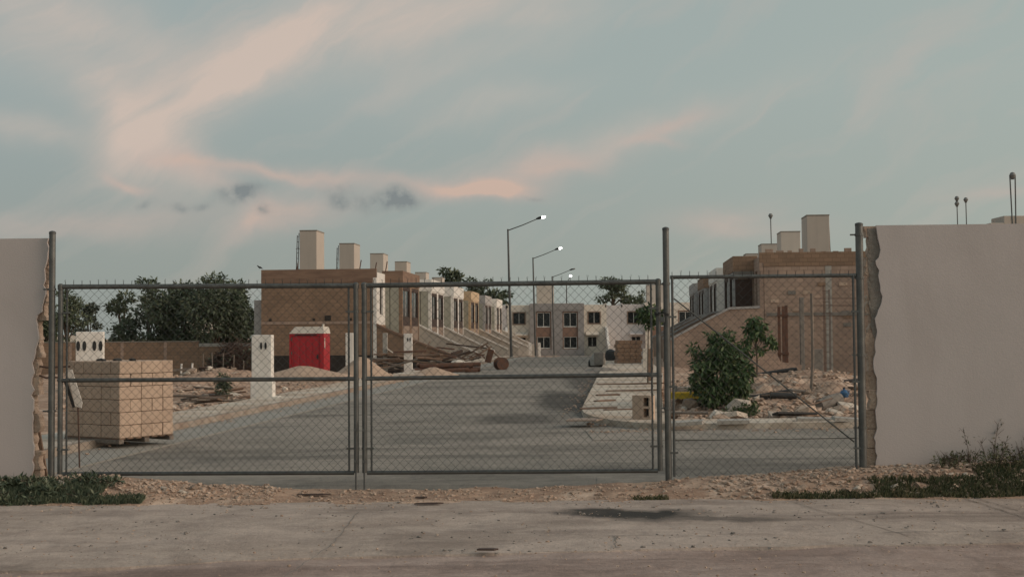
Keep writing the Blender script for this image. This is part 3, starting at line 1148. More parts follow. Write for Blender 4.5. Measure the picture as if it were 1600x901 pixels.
perimeter_wall(-1, [(75, 372), (75, 395), (73, 404), (70, 420), (68, 445), (69, 468), (65, 480), (57, 500), (60, 520), (54, 545), (51, 575), (49, 600), (52, 625), (51, 660), (52, 690), (49, 742)],
               [(77, 372), (77, 400), (76, 425), (77, 452), (72, 470), (68, 500), (64, 525), (60, 550), (56, 600), (58, 640), (56, 690), (60, 745)], -60,
               'smooth plastered wall with a broken end at the left of the gate', 21)
perimeter_wall(1, [(1369, 352), (1371, 372), (1375, 390), (1373, 402), (1368, 408), (1373, 430), (1376, 455), (1377, 478), (1370, 490), (1369, 505), (1372, 518), (1368, 540), (1366, 560),
                   (1370, 590), (1371, 622), (1367, 640), (1370, 660), (1368, 690), (1369, 728)],
               [(1355, 360), (1357, 392), (1356, 430), (1356, 470), (1354, 500), (1357, 520), (1354, 560), (1356, 600), (1354, 650), (1356, 700), (1355, 735)], 1680,
               'smooth plastered wall with exposed blocks at the right of the gate', 33)

# ------------------------------------------------------------------ houses
def window(parent, x0, x1, z0, z1, y, bars=1, sill=True, fr='winframe'):
    w = MB()
    t_ = .05
    w.holed(x0, x1, z0, z1, y, y + .06, [(x0 + t_, x1 - t_, z0 + t_, z1 - t_)])
    o = w.build('window', fr, parent)
    n = bars + 1
    st = (x1 - x0 - 2 * t_ + 0) / n
    for k in range(n):
        a = x0 + t_ + k * st
        MB().box(a + .002, a + st - .002, y + .035, y + .045, z0 + t_ + .002, z1 - t_ - .002).build('pane', 'glass', o)
    for k in range(1, n):
        a = x0 + t_ + k * st
        MB().box(a - .03, a + .03, y + .003, y + .034, z0 + t_ + .003, z1 - t_ - .003).build('mullion', 'winframe', o)
    if sill:
        MB().box(x0 - .03, x1 + .03, y - .05, y - .002, z0 - .07, z0 + .004).build('sill', 'winframe', o)
    return o


def house(loc, rz, label, group, wing='white', bay='white', side='greenplaster', end='cream', parapet=None, bare=False, tower=(3.6, 6.1),
          tower_h=9.0, ladder=False, lean_open=False, mirror_garden=True, first_garden=None, slats=False, garden='white', gprof=None, dep=6.6, tw_w=1.1, spand='spandrel', strips=False):
    """pair of row houses: facade along x facing -y, local z=0 at its ground"""
    root = empty('row_house', loc, rz)
    tag(root, label, 'house', group)
    HB, WX, HW, HT, DEP = 3.15, 5.85, 5.9, 6.1, dep
    # body
    b = MB()
    b.box(-WX, WX, .22, DEP, 0, 5.6)
    b.build('wall', end, root)
    p = MB()
    for (a, c, d, e) in ((-WX - .004, -WX + .15, .0, DEP + .004), (WX - .15, WX + .004, .0, DEP + .004)):
        p.box(a, c, d, e, 5.602, HT)
    p.box(-WX + .152, WX - .152, DEP - .15, DEP + .003, 5.602, HT - .003)
    p.build('parapet', 'ringbeam' if bare else (parapet or end), root)
    # wings
    for sg in (-1, 1):
        a, c = sorted((sg * HB, sg * (WX - .0 - .001)))
        mid = sg * 4.4
        holes = [(mid - .68, mid + .68, 3.75, 5.05), (mid - .5 - sg * .25, mid + .5 - sg * .25, 1.05, 2.15)]
        if strips:
            holes = [(mid - .45, mid + .45, 3.55, 5.25), (mid - .5 - sg * .25, mid + .5 - sg * .25, 1.05, 2.15)]
        MB().holed(a, c, .0, HW, 0, .2, holes).build('wing_wall', wing, root)
        for (h0, h1, h2, h3) in holes:
            window(root, h0 + .003, h1 - .003, h2 + .003, h3 - .003, .1, 1, sill=False, fr='brownframe')
        if not strips:
            f = MB().holed(holes[0][0] - .12, holes[0][1] + .12, holes[0][2] - .12, holes[0][3] + .12, -.04, -.001, [holes[0]])
            f.build('window_surround', 'lowerpanel', root)
        hx = mid - sg * .25
        pr = [(-.001, 2.75), (-.7, 2.5), (-.7, 2.38), (-.001, 2.38)]
        MB().prism(pr, 'x', hx - .75, hx + .75).build('door_hood', wing, root)
    # projecting bay
    op = [(-2.9, -.3, .4, 5.2), (.3, 2.9, .4, 5.2)] if strips else [(-2.45, -.65, .75, 5.15), (.65, 2.45, .75, 5.15)]
    MB().holed(-HB, HB, 0, 5.3, -1.0, -.8, op).build('bay_wall', bay, root)
    for sg in (-1, 1):
        a, c = sorted((sg * (HB - .2), sg * HB))
        MB().box(a, c, -.798, -.002, 0, 5.3).build('bay_side', side, root)
    pp = MB()
    pp.holed(-HB - .03, HB + .03, 5.303, HT, -1.05, -.9, [])
    for sg in (-1, 1):
        a, c = sorted((sg * (HB + .03), sg * (HB - .12)))
        pp.box(a, c, -.898, .18, 5.303, HT)
    pp.box(-HB + .12, HB - .12, -.9, .18, 5.31, 5.45)
    pp.build('bay_parapet', parapet or bay, root)
    MB().box(-HB, HB, -.3, -.25, .01, 5.29).build('bay_lining', 'brownframe', root)
    for (o0, o1, o2, o3) in op:
        fy = -.985 if strips else -.85
        w = MB().holed(o0 + .002, o1 - .002, o2 + .002, o3 - .002, fy, -.7, [(o0 + .14, o1 - .14, 3.4, 5.02), (o0 + .14, o1 - .14, .9, 2.2)])
        w.build('bay_frame', 'brownframe' if strips else spand, root)
        window(root, o0 + .142, o1 - .142, 3.402, 5.018, fy + .03, 1, not strips, 'brownframe' if strips else 'winframe')
        window(root, o0 + .142, o1 - .142, .902, 2.198, fy + .03, 1, not strips, 'brownframe' if strips else 'winframe')
        if strips:
            MB().box(o0 + .16, o1 - .16, fy - .008, fy - .002, .78, 2.9).build('lower_panel', 'lowerpanel', root)
    # sloping garden walls
    for sg in (-1, 1):
        if sg == -1 and first_garden is None:
            continue
        x = sg * (WX - .08)
        g0 = 2.9 if (sg == -1 and first_garden == 'endblock') else 3.3
        prof = [(-.002, 0), (-.002, g0)]
        if gprof:
            prof = [(-.002, 0)] + gprof
        else:
            for k in range(1, 9):
                f = k / 8
                prof.append((-.002 - 4.4 * f, g0 - (g0 - 1.1) * (f ** .92)))
        prof += [(prof[-1][0], 0)]
        mname = first_garden if (sg == -1) else garden
        g = MB().prism(prof, 'x', x - .08, x + .08)
        o = g.build('garden_wall', mname, root)
        top = MB()
        for (ya, za), (yb, zb_) in zip(prof[1:-1], prof[2:-1]):
            top.prism([(ya, za + .002), (yb, zb_ + .002), (yb, zb_ + .12), (ya, za + .12)], 'x', x - .14, x + .14)
        top.build('coping', {'white': 'white', 'gardenwall': 'white', 'endblock': 'ringbeam'}.get(mname, 'grey_lt'), o)
    if tower:
        ty = tower[1]
        tw = MB().bevbox(tower[0], tower[0] + 2.1, ty, ty + tw_w, 5.5, tower_h, .02)
        to = tw.build('roof_tower', 'tower', root)
        MB().box(tower[0] - .012, tower[0] + 2.112, ty - .012, ty + tw_w + .012, tower_h + .002, tower_h + .07).build('tower_cap', 'cap', to)
        if ladder:
            lx = tower[0] + .2
            lb = MB()
            y0 = ty + tw_w + .3
            lb.tube([(lx, y0, 5.55), (lx, y0 - .1, tower_h - .25)], .025, 6)
            lb.tube([(lx + .45, y0, 5.55), (lx + .45, y0 - .1, tower_h - .05)], .025, 6)
            for k in range(9):
                z = 5.9 + k * .35
                lb.tube([(lx, y0 - .1 * k / 9, z), (lx + .45, y0 - .1 * k / 9, z)], .016, 5)
            for z in (6.6, 7.9):
                lb.tube([(lx, y0, z), (lx, ty + tw_w, z)], .016, 5)
            lb.build('ladder', 'rebar', to)
    return root


LZ, RZ_ = -.68, -.5
PITCH_H = 11.6
LS0 = 71.0
left_cfg = [
    dict(wing='white', bay='endblock', side='greenplaster', end='endblock', parapet='ringbeam', bare=True, first_garden='endblock', garden='gardenwall', ladder=True, label='nearest house of the left row, with a bare brown block end wall'),
    dict(wing='white', bay='white', end='endblock', garden='gardenwall', label='second house of the left row, white parapet next to the bare end house', ladder=True),
    dict(wing='white', bay='white', end='white', garden='gardenwall', label='third house of the left row, white bay with long flat parapet'),
    dict(wing='tan_paint', bay='tan_paint', end='tan_paint', garden='gardenwall', label='ochre house of the left row with orange tan parapet'),
    dict(wing='grey_lt', bay='grey_lt', parapet='grey_lt', end='white', garden='gardenwall', label='grey house of the left row behind the ochre one'),
    dict(wing='white', bay='white', end='white', garden='gardenwall', label='farthest white house of the left row'),
]
WXH = 5.85
for i, cfg in enumerate(left_cfg):
    c = S(-13.5, LS0 + WXH + i * PITCH_H)
    zb_ = LZ if i < 2 else min(LZ, gz(c.x, c.y, False))
    house((c.x, c.y, LZ), R(90) - ST_A, group='left row of unfinished houses', strips=True, tower=(2.9, 5.49), tower_h=9.0 if i < 4 else 8.6, **cfg)
# extra work on the bare end wall of the nearest house: slab line, ring beam, black band at the foot
h0 = [o for o in C.objects if o.get('label', '').startswith('nearest house of the left row')][0]
MB().box(-WXH - .03, -WXH - .002, .2, 6.6, 3.0, 3.16).build('slab_edge', 'endblock_pale', h0)
MB().box(-WXH - .035, -WXH - .002, .2, 6.6, 5.35, 5.598).build('ring_beam', 'ringbeam', h0)
MB().box(-WXH - .02, -WXH - .002, .205, 6.58, 0, 1.25).build('black_band', 'blackband', h0)
MB().box(-WXH + .0, -3.152, -.03, -.003, 0, 2.95).build('lower_wall', 'endblock', h0)
MB().prism([(-.004, 0), (-.004, 1.2), (-2.0, 1.15), (-4.3, .9), (-4.38, 0)], 'x', -WXH - .03, -WXH - .004).build('black_band', 'blackband', h0)
for yy in (1.4, 2.6, 3.5, 6.0):
    MB().box(-WXH - .04, -WXH - .002, yy, yy + (.35 if yy == 2.6 else .14), 3.2, 3.5 if yy == 2.6 else 3.34).build('wall_socket', 'blackband', h0)
for yy, dz in ((4.6, .55), (1.0, .6), (-.5, .5), (.1, .45)):
    MB().tube([(-WXH + .1, yy, 5.9), (-WXH + .1, yy - .2 * dz, 6.0 + dz)], .03, 5).build('rebar_stub', 'rebar', h0)
MB().box(-WXH + .3, -WXH + .9, 6.62, 7.1, 0, 4.4).build('rear_pier', 'grey_lt', h0)

# right row faces the other way
RS0 = 64.0
right_cfg = [
    dict(wing='endblock_pale', bay='grey_lt', side='lowerpanel', end='endblock_pale', parapet='endblock', bare=False, garden='endblock_pale', gprof=[(-.002, 3.35), (-1.5, 3.3), (-3.0, 2.55), (-4.4, 1.8)], label='nearest house of the right row, long bare block side wall', ladder=True),
    dict(wing='white', bay='white', side='white', end='white', garden='endblock_pale', gprof=[(-.002, 3.35), (-1.5, 3.3), (-3.0, 2.55), (-4.4, 1.8)], label='second house of the right row, white plastered parapet'),
    dict(wing='grey_lt', bay='grey_lt', side='grey_paint', end='grey_lt', parapet='endblock', garden='endblock_pale', gprof=[(-.002, 3.35), (-1.5, 3.3), (-3.0, 2.55), (-4.4, 1.8)], label='third house of the right row, brown topped bay'),
    dict(wing='grey_lt', bay='grey_lt', side='grey_paint', end='grey_paint', garden='endblock_pale', gprof=[(-.002, 3.35), (-1.5, 3.3), (-3.0, 2.55), (-4.4, 1.8)], label='farthest house of the right row, grey bay'),
]
for i, cfg in enumerate(right_cfg):
    c = S(7.0, RS0 + WXH + i * PITCH_H)
    # facing -u: local x runs towards the camera
    house((c.x, c.y, RZ_), R(-90) - ST_A, group='right row of unfinished houses', strips=True, tower=(-5.9, 3.75), tower_h=8.75, dep=8.0, tw_w=1.26, **cfg)
h1 = [o for o in C.objects if o.get('label', '').startswith('nearest house of the right row')][0]
MB().box(WXH + .002, WXH + .03, .2, 8.0, 5.42, 5.598).build('ring_beam', 'endblock', h1)
for yy in (3.2, 5.4):
    MB().box(WXH + .002, WXH + .02, yy, yy + .3, 0, 5.4).build('tie_column', 'concrete', h1)
rs = random.Random(17)
for k in range(16):
    yy = rs.uniform(.4, 7.2)
    zz_ = rs.choice([2.0, 2.2, 2.4, 2.8, 3.0, 3.6, 4.0, 4.4])
    MB().bevbox(WXH + .002, WXH + rs.uniform(.02, .05), yy, yy + .39, zz_ + .01, zz_ + .19, .006).build('block', rs.choice(['endblock', 'concrete_dk', 'core']), h1)
for k in range(14):
    yy = .3 + k * .55
    MB().bevbox(WXH - .16, WXH - .01, yy, yy + rs.uniform(.2, .39), 6.102, 6.102 + rs.choice([.0, .06, .14]) + .03, .006).build('block', 'endblock_pale', h1)
MB().box(WXH + .003, WXH + .06, .3, 7.4, 2.96, 3.12).build('slab_edge', 'concrete_dk', h1)
# dark panel painting in the shade of an opening in its bay side
MB().box(3.152, 3.2, -.95, -.1, 3.0, 4.9).build('shade_panel', 'brownframe', h1)
MB().box(3.152, 3.35, -1.0, -.02, 5.0, 5.3).build('slab_edge', 'concrete_dk', h1)

# far row across the end of the street
FD = 149.0
FZ = -.8
far_cfg = [
    (714, dict(wing='lav', bay='white', side='cream', end='cream', label='far house at the left end, half hidden by the left row')),
    (870.5, dict(wing='cream', bay='grey_paint', side='grey_paint', end='cream', label='far house with a grey centre block at the end of the street')),
    (1051, dict(wing='lav', bay='cream', side='lav', end='lav', label='far pale house right of the grey block, partly behind the gate post')),
    (1230, dict(wing='cream', bay='cream', side='cream', end='cream', label='far cream house hidden behind the right row')),
]
for px, cfg in far_cfg:
    p = at(px, 540, FD)
    house((p.x, p.y + 1.0, FZ), 0, group='houses closing the end of the street', tower=(-2.2, 6.0), tower_h=8.9 if px == 870.5 else 8.4,
          garden='white', first_garden=None, **cfg)

hp = [o for o in C.objects if o.get('label', '').startswith('far pale house right')][0]
MB().box(-7.6, -5.856, .02, 6.5, 0, 5.85).build('side_wing', 'lav', hp)
MB().prism([(.018, 0), (.018, 3.4), (-1.6, 2.9), (-3.0, 1.6), (-3.6, .5), (-3.6, 0)], 'x', -7.7, -7.5).build('garden_wall', 'white', hp)

# a tower of another block behind the right wall
p = at(1572, 345, 60)
bk = empty('roof_tank_block', (p.x, p.y, 0))
tag(bk, 'pale roof block showing above the right perimeter wall', 'roof block')
pz = at(1580, 337, 60).z
MB().bevbox(-.1, 1.3, 0, 1.6, 0, pz, .02).build('tall_block', 'tower', bk)
MB().bevbox(-.75, -.105, 0, 1.2, 0, pz - .33, .02).build('low_block', 'tower', bk)


# ------------------------------------------------------------------ lamps and poles
def street_lamp(px_base, D, label, lit=True, flip=False, H=9.0):
    p = at(px_base, 545, D)
    z = gz(p.x, p.y, False) + .1
    root = empty('street_lamp', (p.x, p.y, z))
    tag(root, label, 'street lamp', 'lamps along the inner street')
    b = MB().tube([(0, 0, 0), (-.12, 0, H * .6), (-.18, 0, H)], [.1, .08, .06], 10)
    b.build('pole', 'pole', root, smooth=True)
    MB().bevbox(-.2, .2, -.2, .2, -.2, .04, .02).build('base_plate', 'concrete', root)
    L = 2.1
    MB().tube([(-.2, 0, H - .1), (-.18 + L * .5, 0, H + .28), (-.18 + L, 0, H + .72)], [.04, .035, .03], 8).build('arm', 'pole', root, smooth=True)
    hx, hz = -.18 + L, H + .72
    hb = MB()
    dx, dz = math.cos(R(20)), math.sin(R(20))
    hb.tube([(hx - .1, 0, hz - .02), (hx + .12, 0, hz + .05), (hx + .3, 0, hz + .1)], [.05, .1, .08], 10)
    hd = hb.build('lamp_head', 'dark', root, smooth=True)
    lens = MB().tube([(hx + .27, 0, hz + .07), (hx + .36, 0, hz + .09), (hx + .5, 0, hz + .13), (hx + .56, 0, hz + .15)], [.06, .095, .08, .03], 10)
    lens.build('lens', 'glow' if lit else 'globe', hd, smooth=True)
    return root


street_lamp(799, 90, 'lit street lamp nearest the gate, left kerb')
street_lamp(837, 117, 'second lit street lamp along the street')
street_lamp(866, 146, 'unlit street lamp, third along the street', lit=False)
# the fourth lamp faces the camera
p = at(886, 540, 158)
root = empty('street_lamp', (p.x, p.y, -.8))
tag(root, 'farthest lamp, a lit bulb on a short bent arm beyond the roofs', 'street lamp', 'lamps along the inner street')
MB().tube([(0, 0, 0), (0, 0, 8.9)], [.1, .06], 8).build('pole', 'pole', root, smooth=True)
MB().tube([(0, 0, 8.85), (.35, -.9, 9.4), (.42, -1.3, 9.55)], [.04, .04, .03], 8).build('arm', 'pole', root, smooth=True)
hd = MB().tube([(.42, -1.25, 9.55), (.44, -1.75, 9.68)], [.08, .13], 8).build('lamp_head', 'dark', root, smooth=True)
MB().lathe([(.02, -.16), (.12, -.12), (.17, 0), (.12, .1), (.02, .12)], 10, (.44, -1.8, 9.62)).build('lens', 'glow', hd, smooth=True)


def globe_pole(px, top, D, label, stems=1, heads=1):
    p = at(px, top, D)
    root = empty('globe_pole', (p.x, p.y, 0))
    tag(root, label, 'pole', 'poles with round heads')
    r = (5.2 if stems > 1 else 3.8) * D / 2000
    for k in range(stems):
        dx = (k - (stems - 1) / 2) * r * 1.6
        MB().tube([(dx * .6 + r * .2, 0, 0), (dx * .6 + r * .2, 0, p.z * .7), (dx, 0, p.z)], r * .2, 6).build('pole', 'pole', root)
    for k in range(heads):
        hz = p.z - k * r * 2.2
        pf = [(r * .05, -r), (r * .6, -r * .8), (r, 0), (r * .6, r * .8), (r * .05, r)]
        MB().lathe(pf, 12, (0, 0, hz)).build('round_head', 'globe', root, smooth=True)
        MB().box(-r * .4, r * .4, -r * .3, r * .3, hz - r * 1.25, hz - r * .85).build('head_socket', 'pole', root)


globe_pole(1204, 337, 105, 'thin pole with one round head behind the right row towers')
globe_pole(1495, 310, 70, 'pole with two stacked round heads above the right wall', 1, 2)
globe_pole(1509, 312, 70, 'pole with a single round head just right of the double headed one')
globe_pole(1582, 274, 60, 'tallest round head on two stems above the pale roof block', 2, 1)


# ------------------------------------------------------------------ vegetation
def leaf_mesh(name, clumps, n, size, m, parent, seed, droop=.2, aspect=.45):
    """clumps: (cx,cy,cz,rx,ry,rz). Many small folded leaf faces spread through the clumps"""
    rs = np.random.RandomState(seed)
    w = np.array([c[3] * c[4] * c[5] for c in clumps]) ** .7
    w /= w.sum()
    pick = rs.choice(len(clumps), n, p=w)
    cl = np.array(clumps)[pick]
    d = rs.normal(size=(n, 3))
    d /= np.linalg.norm(d, axis=1)[:, None]
    rad = (.35 + .65 * rs.rand(n)) ** .55
    rad *= 1 + .18 * rs.normal(size=n)
    pos = cl[:, :3] + d * cl[:, 3:] * rad[:, None]
    # leaf frame
    ax = d + rs.normal(size=(n, 3)) * .8
    ax[:, 2] -= droop
    ax /= np.linalg.norm(ax, axis=1)[:, None]
    up = rs.normal(size=(n, 3)) + np.array([0, 0, 1.2])
    sd = np.cross(ax, up)
    sd /= np.linalg.norm(sd, axis=1)[:, None] + 1e-9
    nn = np.cross(sd, ax)
    s = size * (.6 + .8 * rs.rand(n))[:, None]
    p0 = pos
    p1 = pos + ax * s * .5 + sd * s * aspect * .5 - nn * s * .08
    p2 = pos + ax * s - nn * s * .25
    p3 = pos + ax * s * .5 - sd * s * aspect * .5 - nn * s * .08
    V = np.stack([p0, p1, p2, p3], 1).reshape(-1, 3)
    F = np.arange(n * 4).reshape(n, 4)
    me = bpy.data.meshes.new(name)
    me.vertices.add(n * 4)
    me.vertices.foreach_set('co', V.ravel())
    me.loops.add(n * 4)
    me.loops.foreach_set('vertex_index', F.ravel())
    me.polygons.add(n)
    me.polygons.foreach_set('loop_start', np.arange(n) * 4)
    me.polygons.foreach_set('loop_total', np.full(n, 4))
    at_ = me.attributes.new('tone', 'FLOAT', 'FACE')
    at_.data.foreach_set('value', rs.rand(n).astype(np.float32))
    me.update()
    me.validate()
    me.materials.append(M[m])
    o = bpy.data.objects.new(name, me)
    C.objects.link(o)
    o.parent = parent
    return o


def tree(px, top, D, wpx, label, group, m='leaf', n=3000, seed=0, base=None, hmul=1.0, airy=False, leaf=.3, low=.25):
    p = at(px, top, D)
    gzv = gz(p.x, p.y, False) if base is None else base
    H = p.z - gzv
    Wd = wpx * D / 2000 / 2
    root = empty('tree', (p.x, p.y, gzv))
    tag(root, label, 'tree', group)
    rr = random.Random(seed)
    k = 9 if airy else 14
    cl = []
    for i in range(k):
        a = rr.uniform(0, 2 * math.pi)
        f = rr.uniform(low, .93)
        spread = Wd * (.95 - .55 * max(0, f - .55) / .4) * rr.uniform(.3, .82)
        r = Wd * (rr.uniform(.2, .34) if airy else rr.uniform(.3, .48))
        cl.append((math.cos(a) * spread, math.sin(a) * spread, H * f - r * .3, r, r, r * (.5 if airy else .75)))
    r = Wd * .3
    cl.append((rr.uniform(-.2, .2) * Wd, 0, H - r * .62, r, r, r * .6))
    leaf_mesh('crown', cl, n, leaf, m, root, seed)
    tb = MB()
    tr_ = .03 * H * .5 + .05
    fork = H * low * .9 + .4
    tb.tube([(0, 0, -.3), (rr.uniform(-.1, .1), 0, fork * .5), (rr.uniform(-.2, .2), rr.uniform(-.2, .2), fork)], [tr_ * 1.3, tr_, tr_ * .8], 8)
    o = tb.build('trunk', 'bark', root, smooth=True)
    for i, c in enumerate(cl):
        lb = MB().tube([(0, 0, fork * .9), (c[0] * .45, c[1] * .45, fork + (c[2] - fork) * .6), (c[0], c[1], c[2])], [tr_ * .55, tr_ * .35, tr_ * .12], 5)
        lb.build('limb', 'bark', o, smooth=True)
    return root


TG = 'trees behind the left boundary wall'
tree(105, 452, 128, 70, 'dark tree close beside the left gate post', TG, n=2200, seed=1, leaf=.4)
tree(140, 474, 150, 60, 'pale airy tree in the gap left of the dark trees', TG, 'leaf_far', 1300, 2, airy=True, leaf=.4)
tree(192, 456, 115, 85, 'airy tree at the left edge of the dark clump', TG, 'leaf', 1500, 3, airy=True, leaf=.36)
tree(232, 434, 112, 109, 'rounded dark tree with a dense flat top', TG, 'leaf', 6500, 4, low=.12, leaf=.36)
tree(285, 441, 110, 124, 'broad dark tree in the middle of the clump', TG, 'leaf', 7000, 5, low=.12, leaf=.36)
tree(337, 427, 108, 117, 'tallest tree of the clump with feathery top', TG, 'leaf', 6500, 6, low=.12, leaf=.34)
tree(380, 440, 112, 96, 'dark tree against the bare end wall of the left row', TG, 'leaf', 5200, 7, low=.12, leaf=.36)
tree(72, 470, 100, 40, 'dark tree showing between the broken wall and the gate post', TG, 'leaf', 1800, 8, leaf=.34)
TG2 = 'trees behind the left row of houses'
tree(700, 419, 150, 56, 'dense round headed tree above the row house roofs', TG2, 'leaf', 3200, 11, leaf=.45)
tree(737, 434, 155, 66, 'lower dark tree just right of the round headed one', TG2, 'leaf', 3200, 12, leaf=.45)
tree(765, 437, 158, 62, 'sparse topped tree beside the nearest street lamp', TG2, 'leaf', 2600, 13, leaf=.45)
tree(790, 455, 165, 44, 'small leafy tree directly behind the lamp pole', TG2, 'leaf', 1300, 14, airy=True, leaf=.45)
TG3 = 'trees beyond the far houses'
tree(958, 433, 185, 84, 'flat topped airy tree beyond the far houses', TG3, 'leaf', 2600, 15, airy=True, leaf=.42, low=.72)
tree(1000, 455, 190, 34, 'small tree right of the flat topped one', TG3, 'leaf', 500, 16, airy=True, leaf=.45, low=.78)

# pale wall glimpsed behind the trees, far left
p0_, p1_ = at(88, 512, 180), at(400, 512, 180)
b = MB()
b.box(p0_.x - 8, p0_.x + 3, 180, 184, -.5, 2.2)
b.box(p1_.x - 9, p1_.x - 2.5, 176, 180, -.5, 4.0)
tag(b.build('garden_wall', 'cream'), 'pale wall glimpsed between the tree trunks', 'wall')

# rounded bush by the rubble
p = onz(1125, 640, .08)
bush = empty('bush', (p.x, p.y, .0))
tag(bush, 'rounded leafy green bush growing in the rubble, right of the gate post', 'bush')
k = p.y / 2000
cl = []
rr = random.Random(5)
for (px, py, r) in ((1084, 545, 10), (1172, 548, 10), (1112, 524, 11), (1143, 523, 10), (1173, 625, 9), (1088, 606, 11), (1080, 590, 9), (1125, 552, 30), (1105, 565, 26), (1146, 560, 26), (1100, 590, 22), (1150, 590, 28), (1125, 585, 34), (1110, 610, 26), (1140, 612, 28), (1128, 535, 20),
                    (1092, 575, 14), (1162, 575, 16), (1160, 605, 16), (1118, 628, 22)):
    q = at(px, py, p.y)
    cl.append((q.x - p.x, rr.uniform(-.25, .25), q.z, r * k * .74, r * k * .9, r * k * .8))
leaf_mesh('crown', cl, 7000, .105, 'leaf_bush', bush, 20, droop=.9, aspect=.34)
tr_ = MB()
tr_.tube([(0, 0, -.1), (.02, 0, .3), (0, 0, .7)], [.035, .03, .02], 7)
o = tr_.build('trunk', 'bark', bush, smooth=True)
for c in cl[:9]:
    MB().tube([(0, 0, .2), (c[0] * .5, c[1] * .5, c[2] * .7), (c[0], c[1], c[2])], [.018, .012, .005], 5).build('limb', 'bark', o)
# slender sapling behind it
p = onz(1182, 600, .1)
sap = empty('sapling', (p.x, p.y, 0))
tag(sap, 'slender sapling with drooping leaves against the block wall', 'sapling')
k = p.y / 2000
cl = []
for (px, py, r) in ((1178, 500, 9), (1190, 508, 9), (1172, 512, 9), (1200, 525, 8), (1207, 535, 7), (1168, 530, 9), (1162, 541, 8), (1184, 520, 10), (1190, 546, 7)):
    q = at(px, py, p.y)
    cl.append((q.x - p.x, random.uniform(-.15, .15), q.z, r * k * .85, r * k * .85, r * k * .8))
leaf_mesh('crown', cl, 700, .17, 'leaf_bush', sap, 22, droop=1.2, aspect=.4)
o = MB().tube([(0, 0, -.1), (.03, 0, .8), (0, 0, 1.3)], [.03, .025, .015], 7).build('trunk', 'bark', sap, smooth=True)
for c in cl:
    MB().tube([(0, 0, 1.1), (c[0] * .5, c[1] * .5, c[2] + .1), (c[0], c[1], c[2])], [.012, .009, .004], 5).build('limb', 'bark', o)
# small tree on the right pavement seen behind the gate stile
p = onz(1012, 600, .1)
sap = empty('sapling', (p.x, p.y, .1))
tag(sap, 'young tree with a small tuft of leaves behind the right gate stile', 'sapling')
k = p.y / 2000
cl = []
for (px, py, r) in ((1010, 492, 12), (1022, 490, 12), (1003, 488, 8), (1030, 494, 9), (1014, 505, 8), (1018, 482, 8)):
    q = at(px, py, p.y)
    cl.append((q.x - p.x, random.uniform(-.1, .1), q.z - .1, r * k, r * k, r * k * .9))
leaf_mesh('crown', cl, 700, .14, 'leaf_bush', sap, 23, droop=.8)
o = MB().tube([(0, 0, -.1), (.02, 0, 1.0), (.05, 0, 2.1)], [.025, .02, .012], 7).build('trunk', 'bark', sap, smooth=True)


# low weeds near the walls
def weed(name, loc, h, r, n, seed, label, group, m='leaf_weed', leaf=.05, stems=5):
    root = empty(name, loc)
    tag(root, label, 'weed', group)
    rr = random.Random(seed)
    cl = [(rr.uniform(-r, r) * .6, rr.uniform(-r, r) * .5, h * rr.uniform(.15, .75), r * .45, r * .45, h * .3) for _ in range(5)]
    leaf_mesh('foliage', cl, n, leaf, m, root, seed, droop=-.3, aspect=.35)
    b = MB()
    for _ in range(stems):
        a, q = rr.uniform(-r, r), rr.uniform(-r, r) * .6
        b.tube([(a * .2, q * .2, 0), (a * .6, q * .6, h * .6), (a, q, h * rr.uniform(.8, 1.25))], [.004, .003, .0015], 4)
    b.build('stem', 'bark', root)
    return root


def gpt(x, y):
    return (x, y, gz(x, y) - .01)


WG = 'leafy weeds in front of the left wall'
rr = random.Random(3)
for i in range(20):
    x = -5.5 + i * .072 + rr.uniform(-.05, .05)
    weed('weed_plant', gpt(x, rr.uniform(12.45, 12.95)), rr.uniform(.07, .15) * (1 - .4 * i / 20), .16, 170, 100 + i, ('low leafy green weed in the left patch, at the foot of the left wall' if i < 7 else 'low leafy green weed in the middle of the left patch, before the gate post' if i < 14 else 'low leafy green weed at the right end of the left patch, beside the dirt strip'), WG, 'leaf', .055)
WG = 'weeds along the right wall'
for i in range(22):
    x = 4.35 + i * .12 + rr.uniform(-.05, .05)
    f = sstep(4.3, 5.6, x)
    weed('weed_plant', gpt(x, rr.uniform(12.9, 13.3)), rr.uniform(.08, .16) + .14 * f * rr.random(), .15, 110, 200 + i, ('scraggly low weed at the thin left end of the right grass strip' if i < 8 else 'scraggly weed in the middle of the grass strip below the right wall' if i < 15 else 'taller scraggly weed among the dry stalks at the far right'), WG, 'leaf_weed', .04, 7)
WG = 'tall dry stalks against the right wall'
for i in range(13):
    x = 4.7 + i * .1 + rr.uniform(-.05, .05)
    root = empty('dry_stalk', gpt(x, rr.uniform(13.0, 13.3)))
    tag(root, 'thin dry stalk with seed heads standing against the right wall', 'weed', WG)
    h = rr.uniform(.2, .45)
    b = MB()
    l = rr.uniform(-.08, .08)
    b.tube([(0, 0, 0), (l * .4, 0, h * .5), (l, .02, h)], [.004, .003, .002], 4)
    for k in range(4):
        z = h * rr.uniform(.5, .95)
        b.tube([(l * z / h, 0, z), (l * z / h + rr.uniform(-.08, .08), 0, z + .06)], [.002, .0015], 3)
    b.build('stem', 'bark', root)
    leaf_mesh('foliage', [(l, .02, h, .04, .03, .05), (l * .7, 0, h * .7, .05, .03, .06), (l * .3, 0, h * .3, .06, .04, .08)], 34, .03, 'leaf_weed', root, 300 + i)


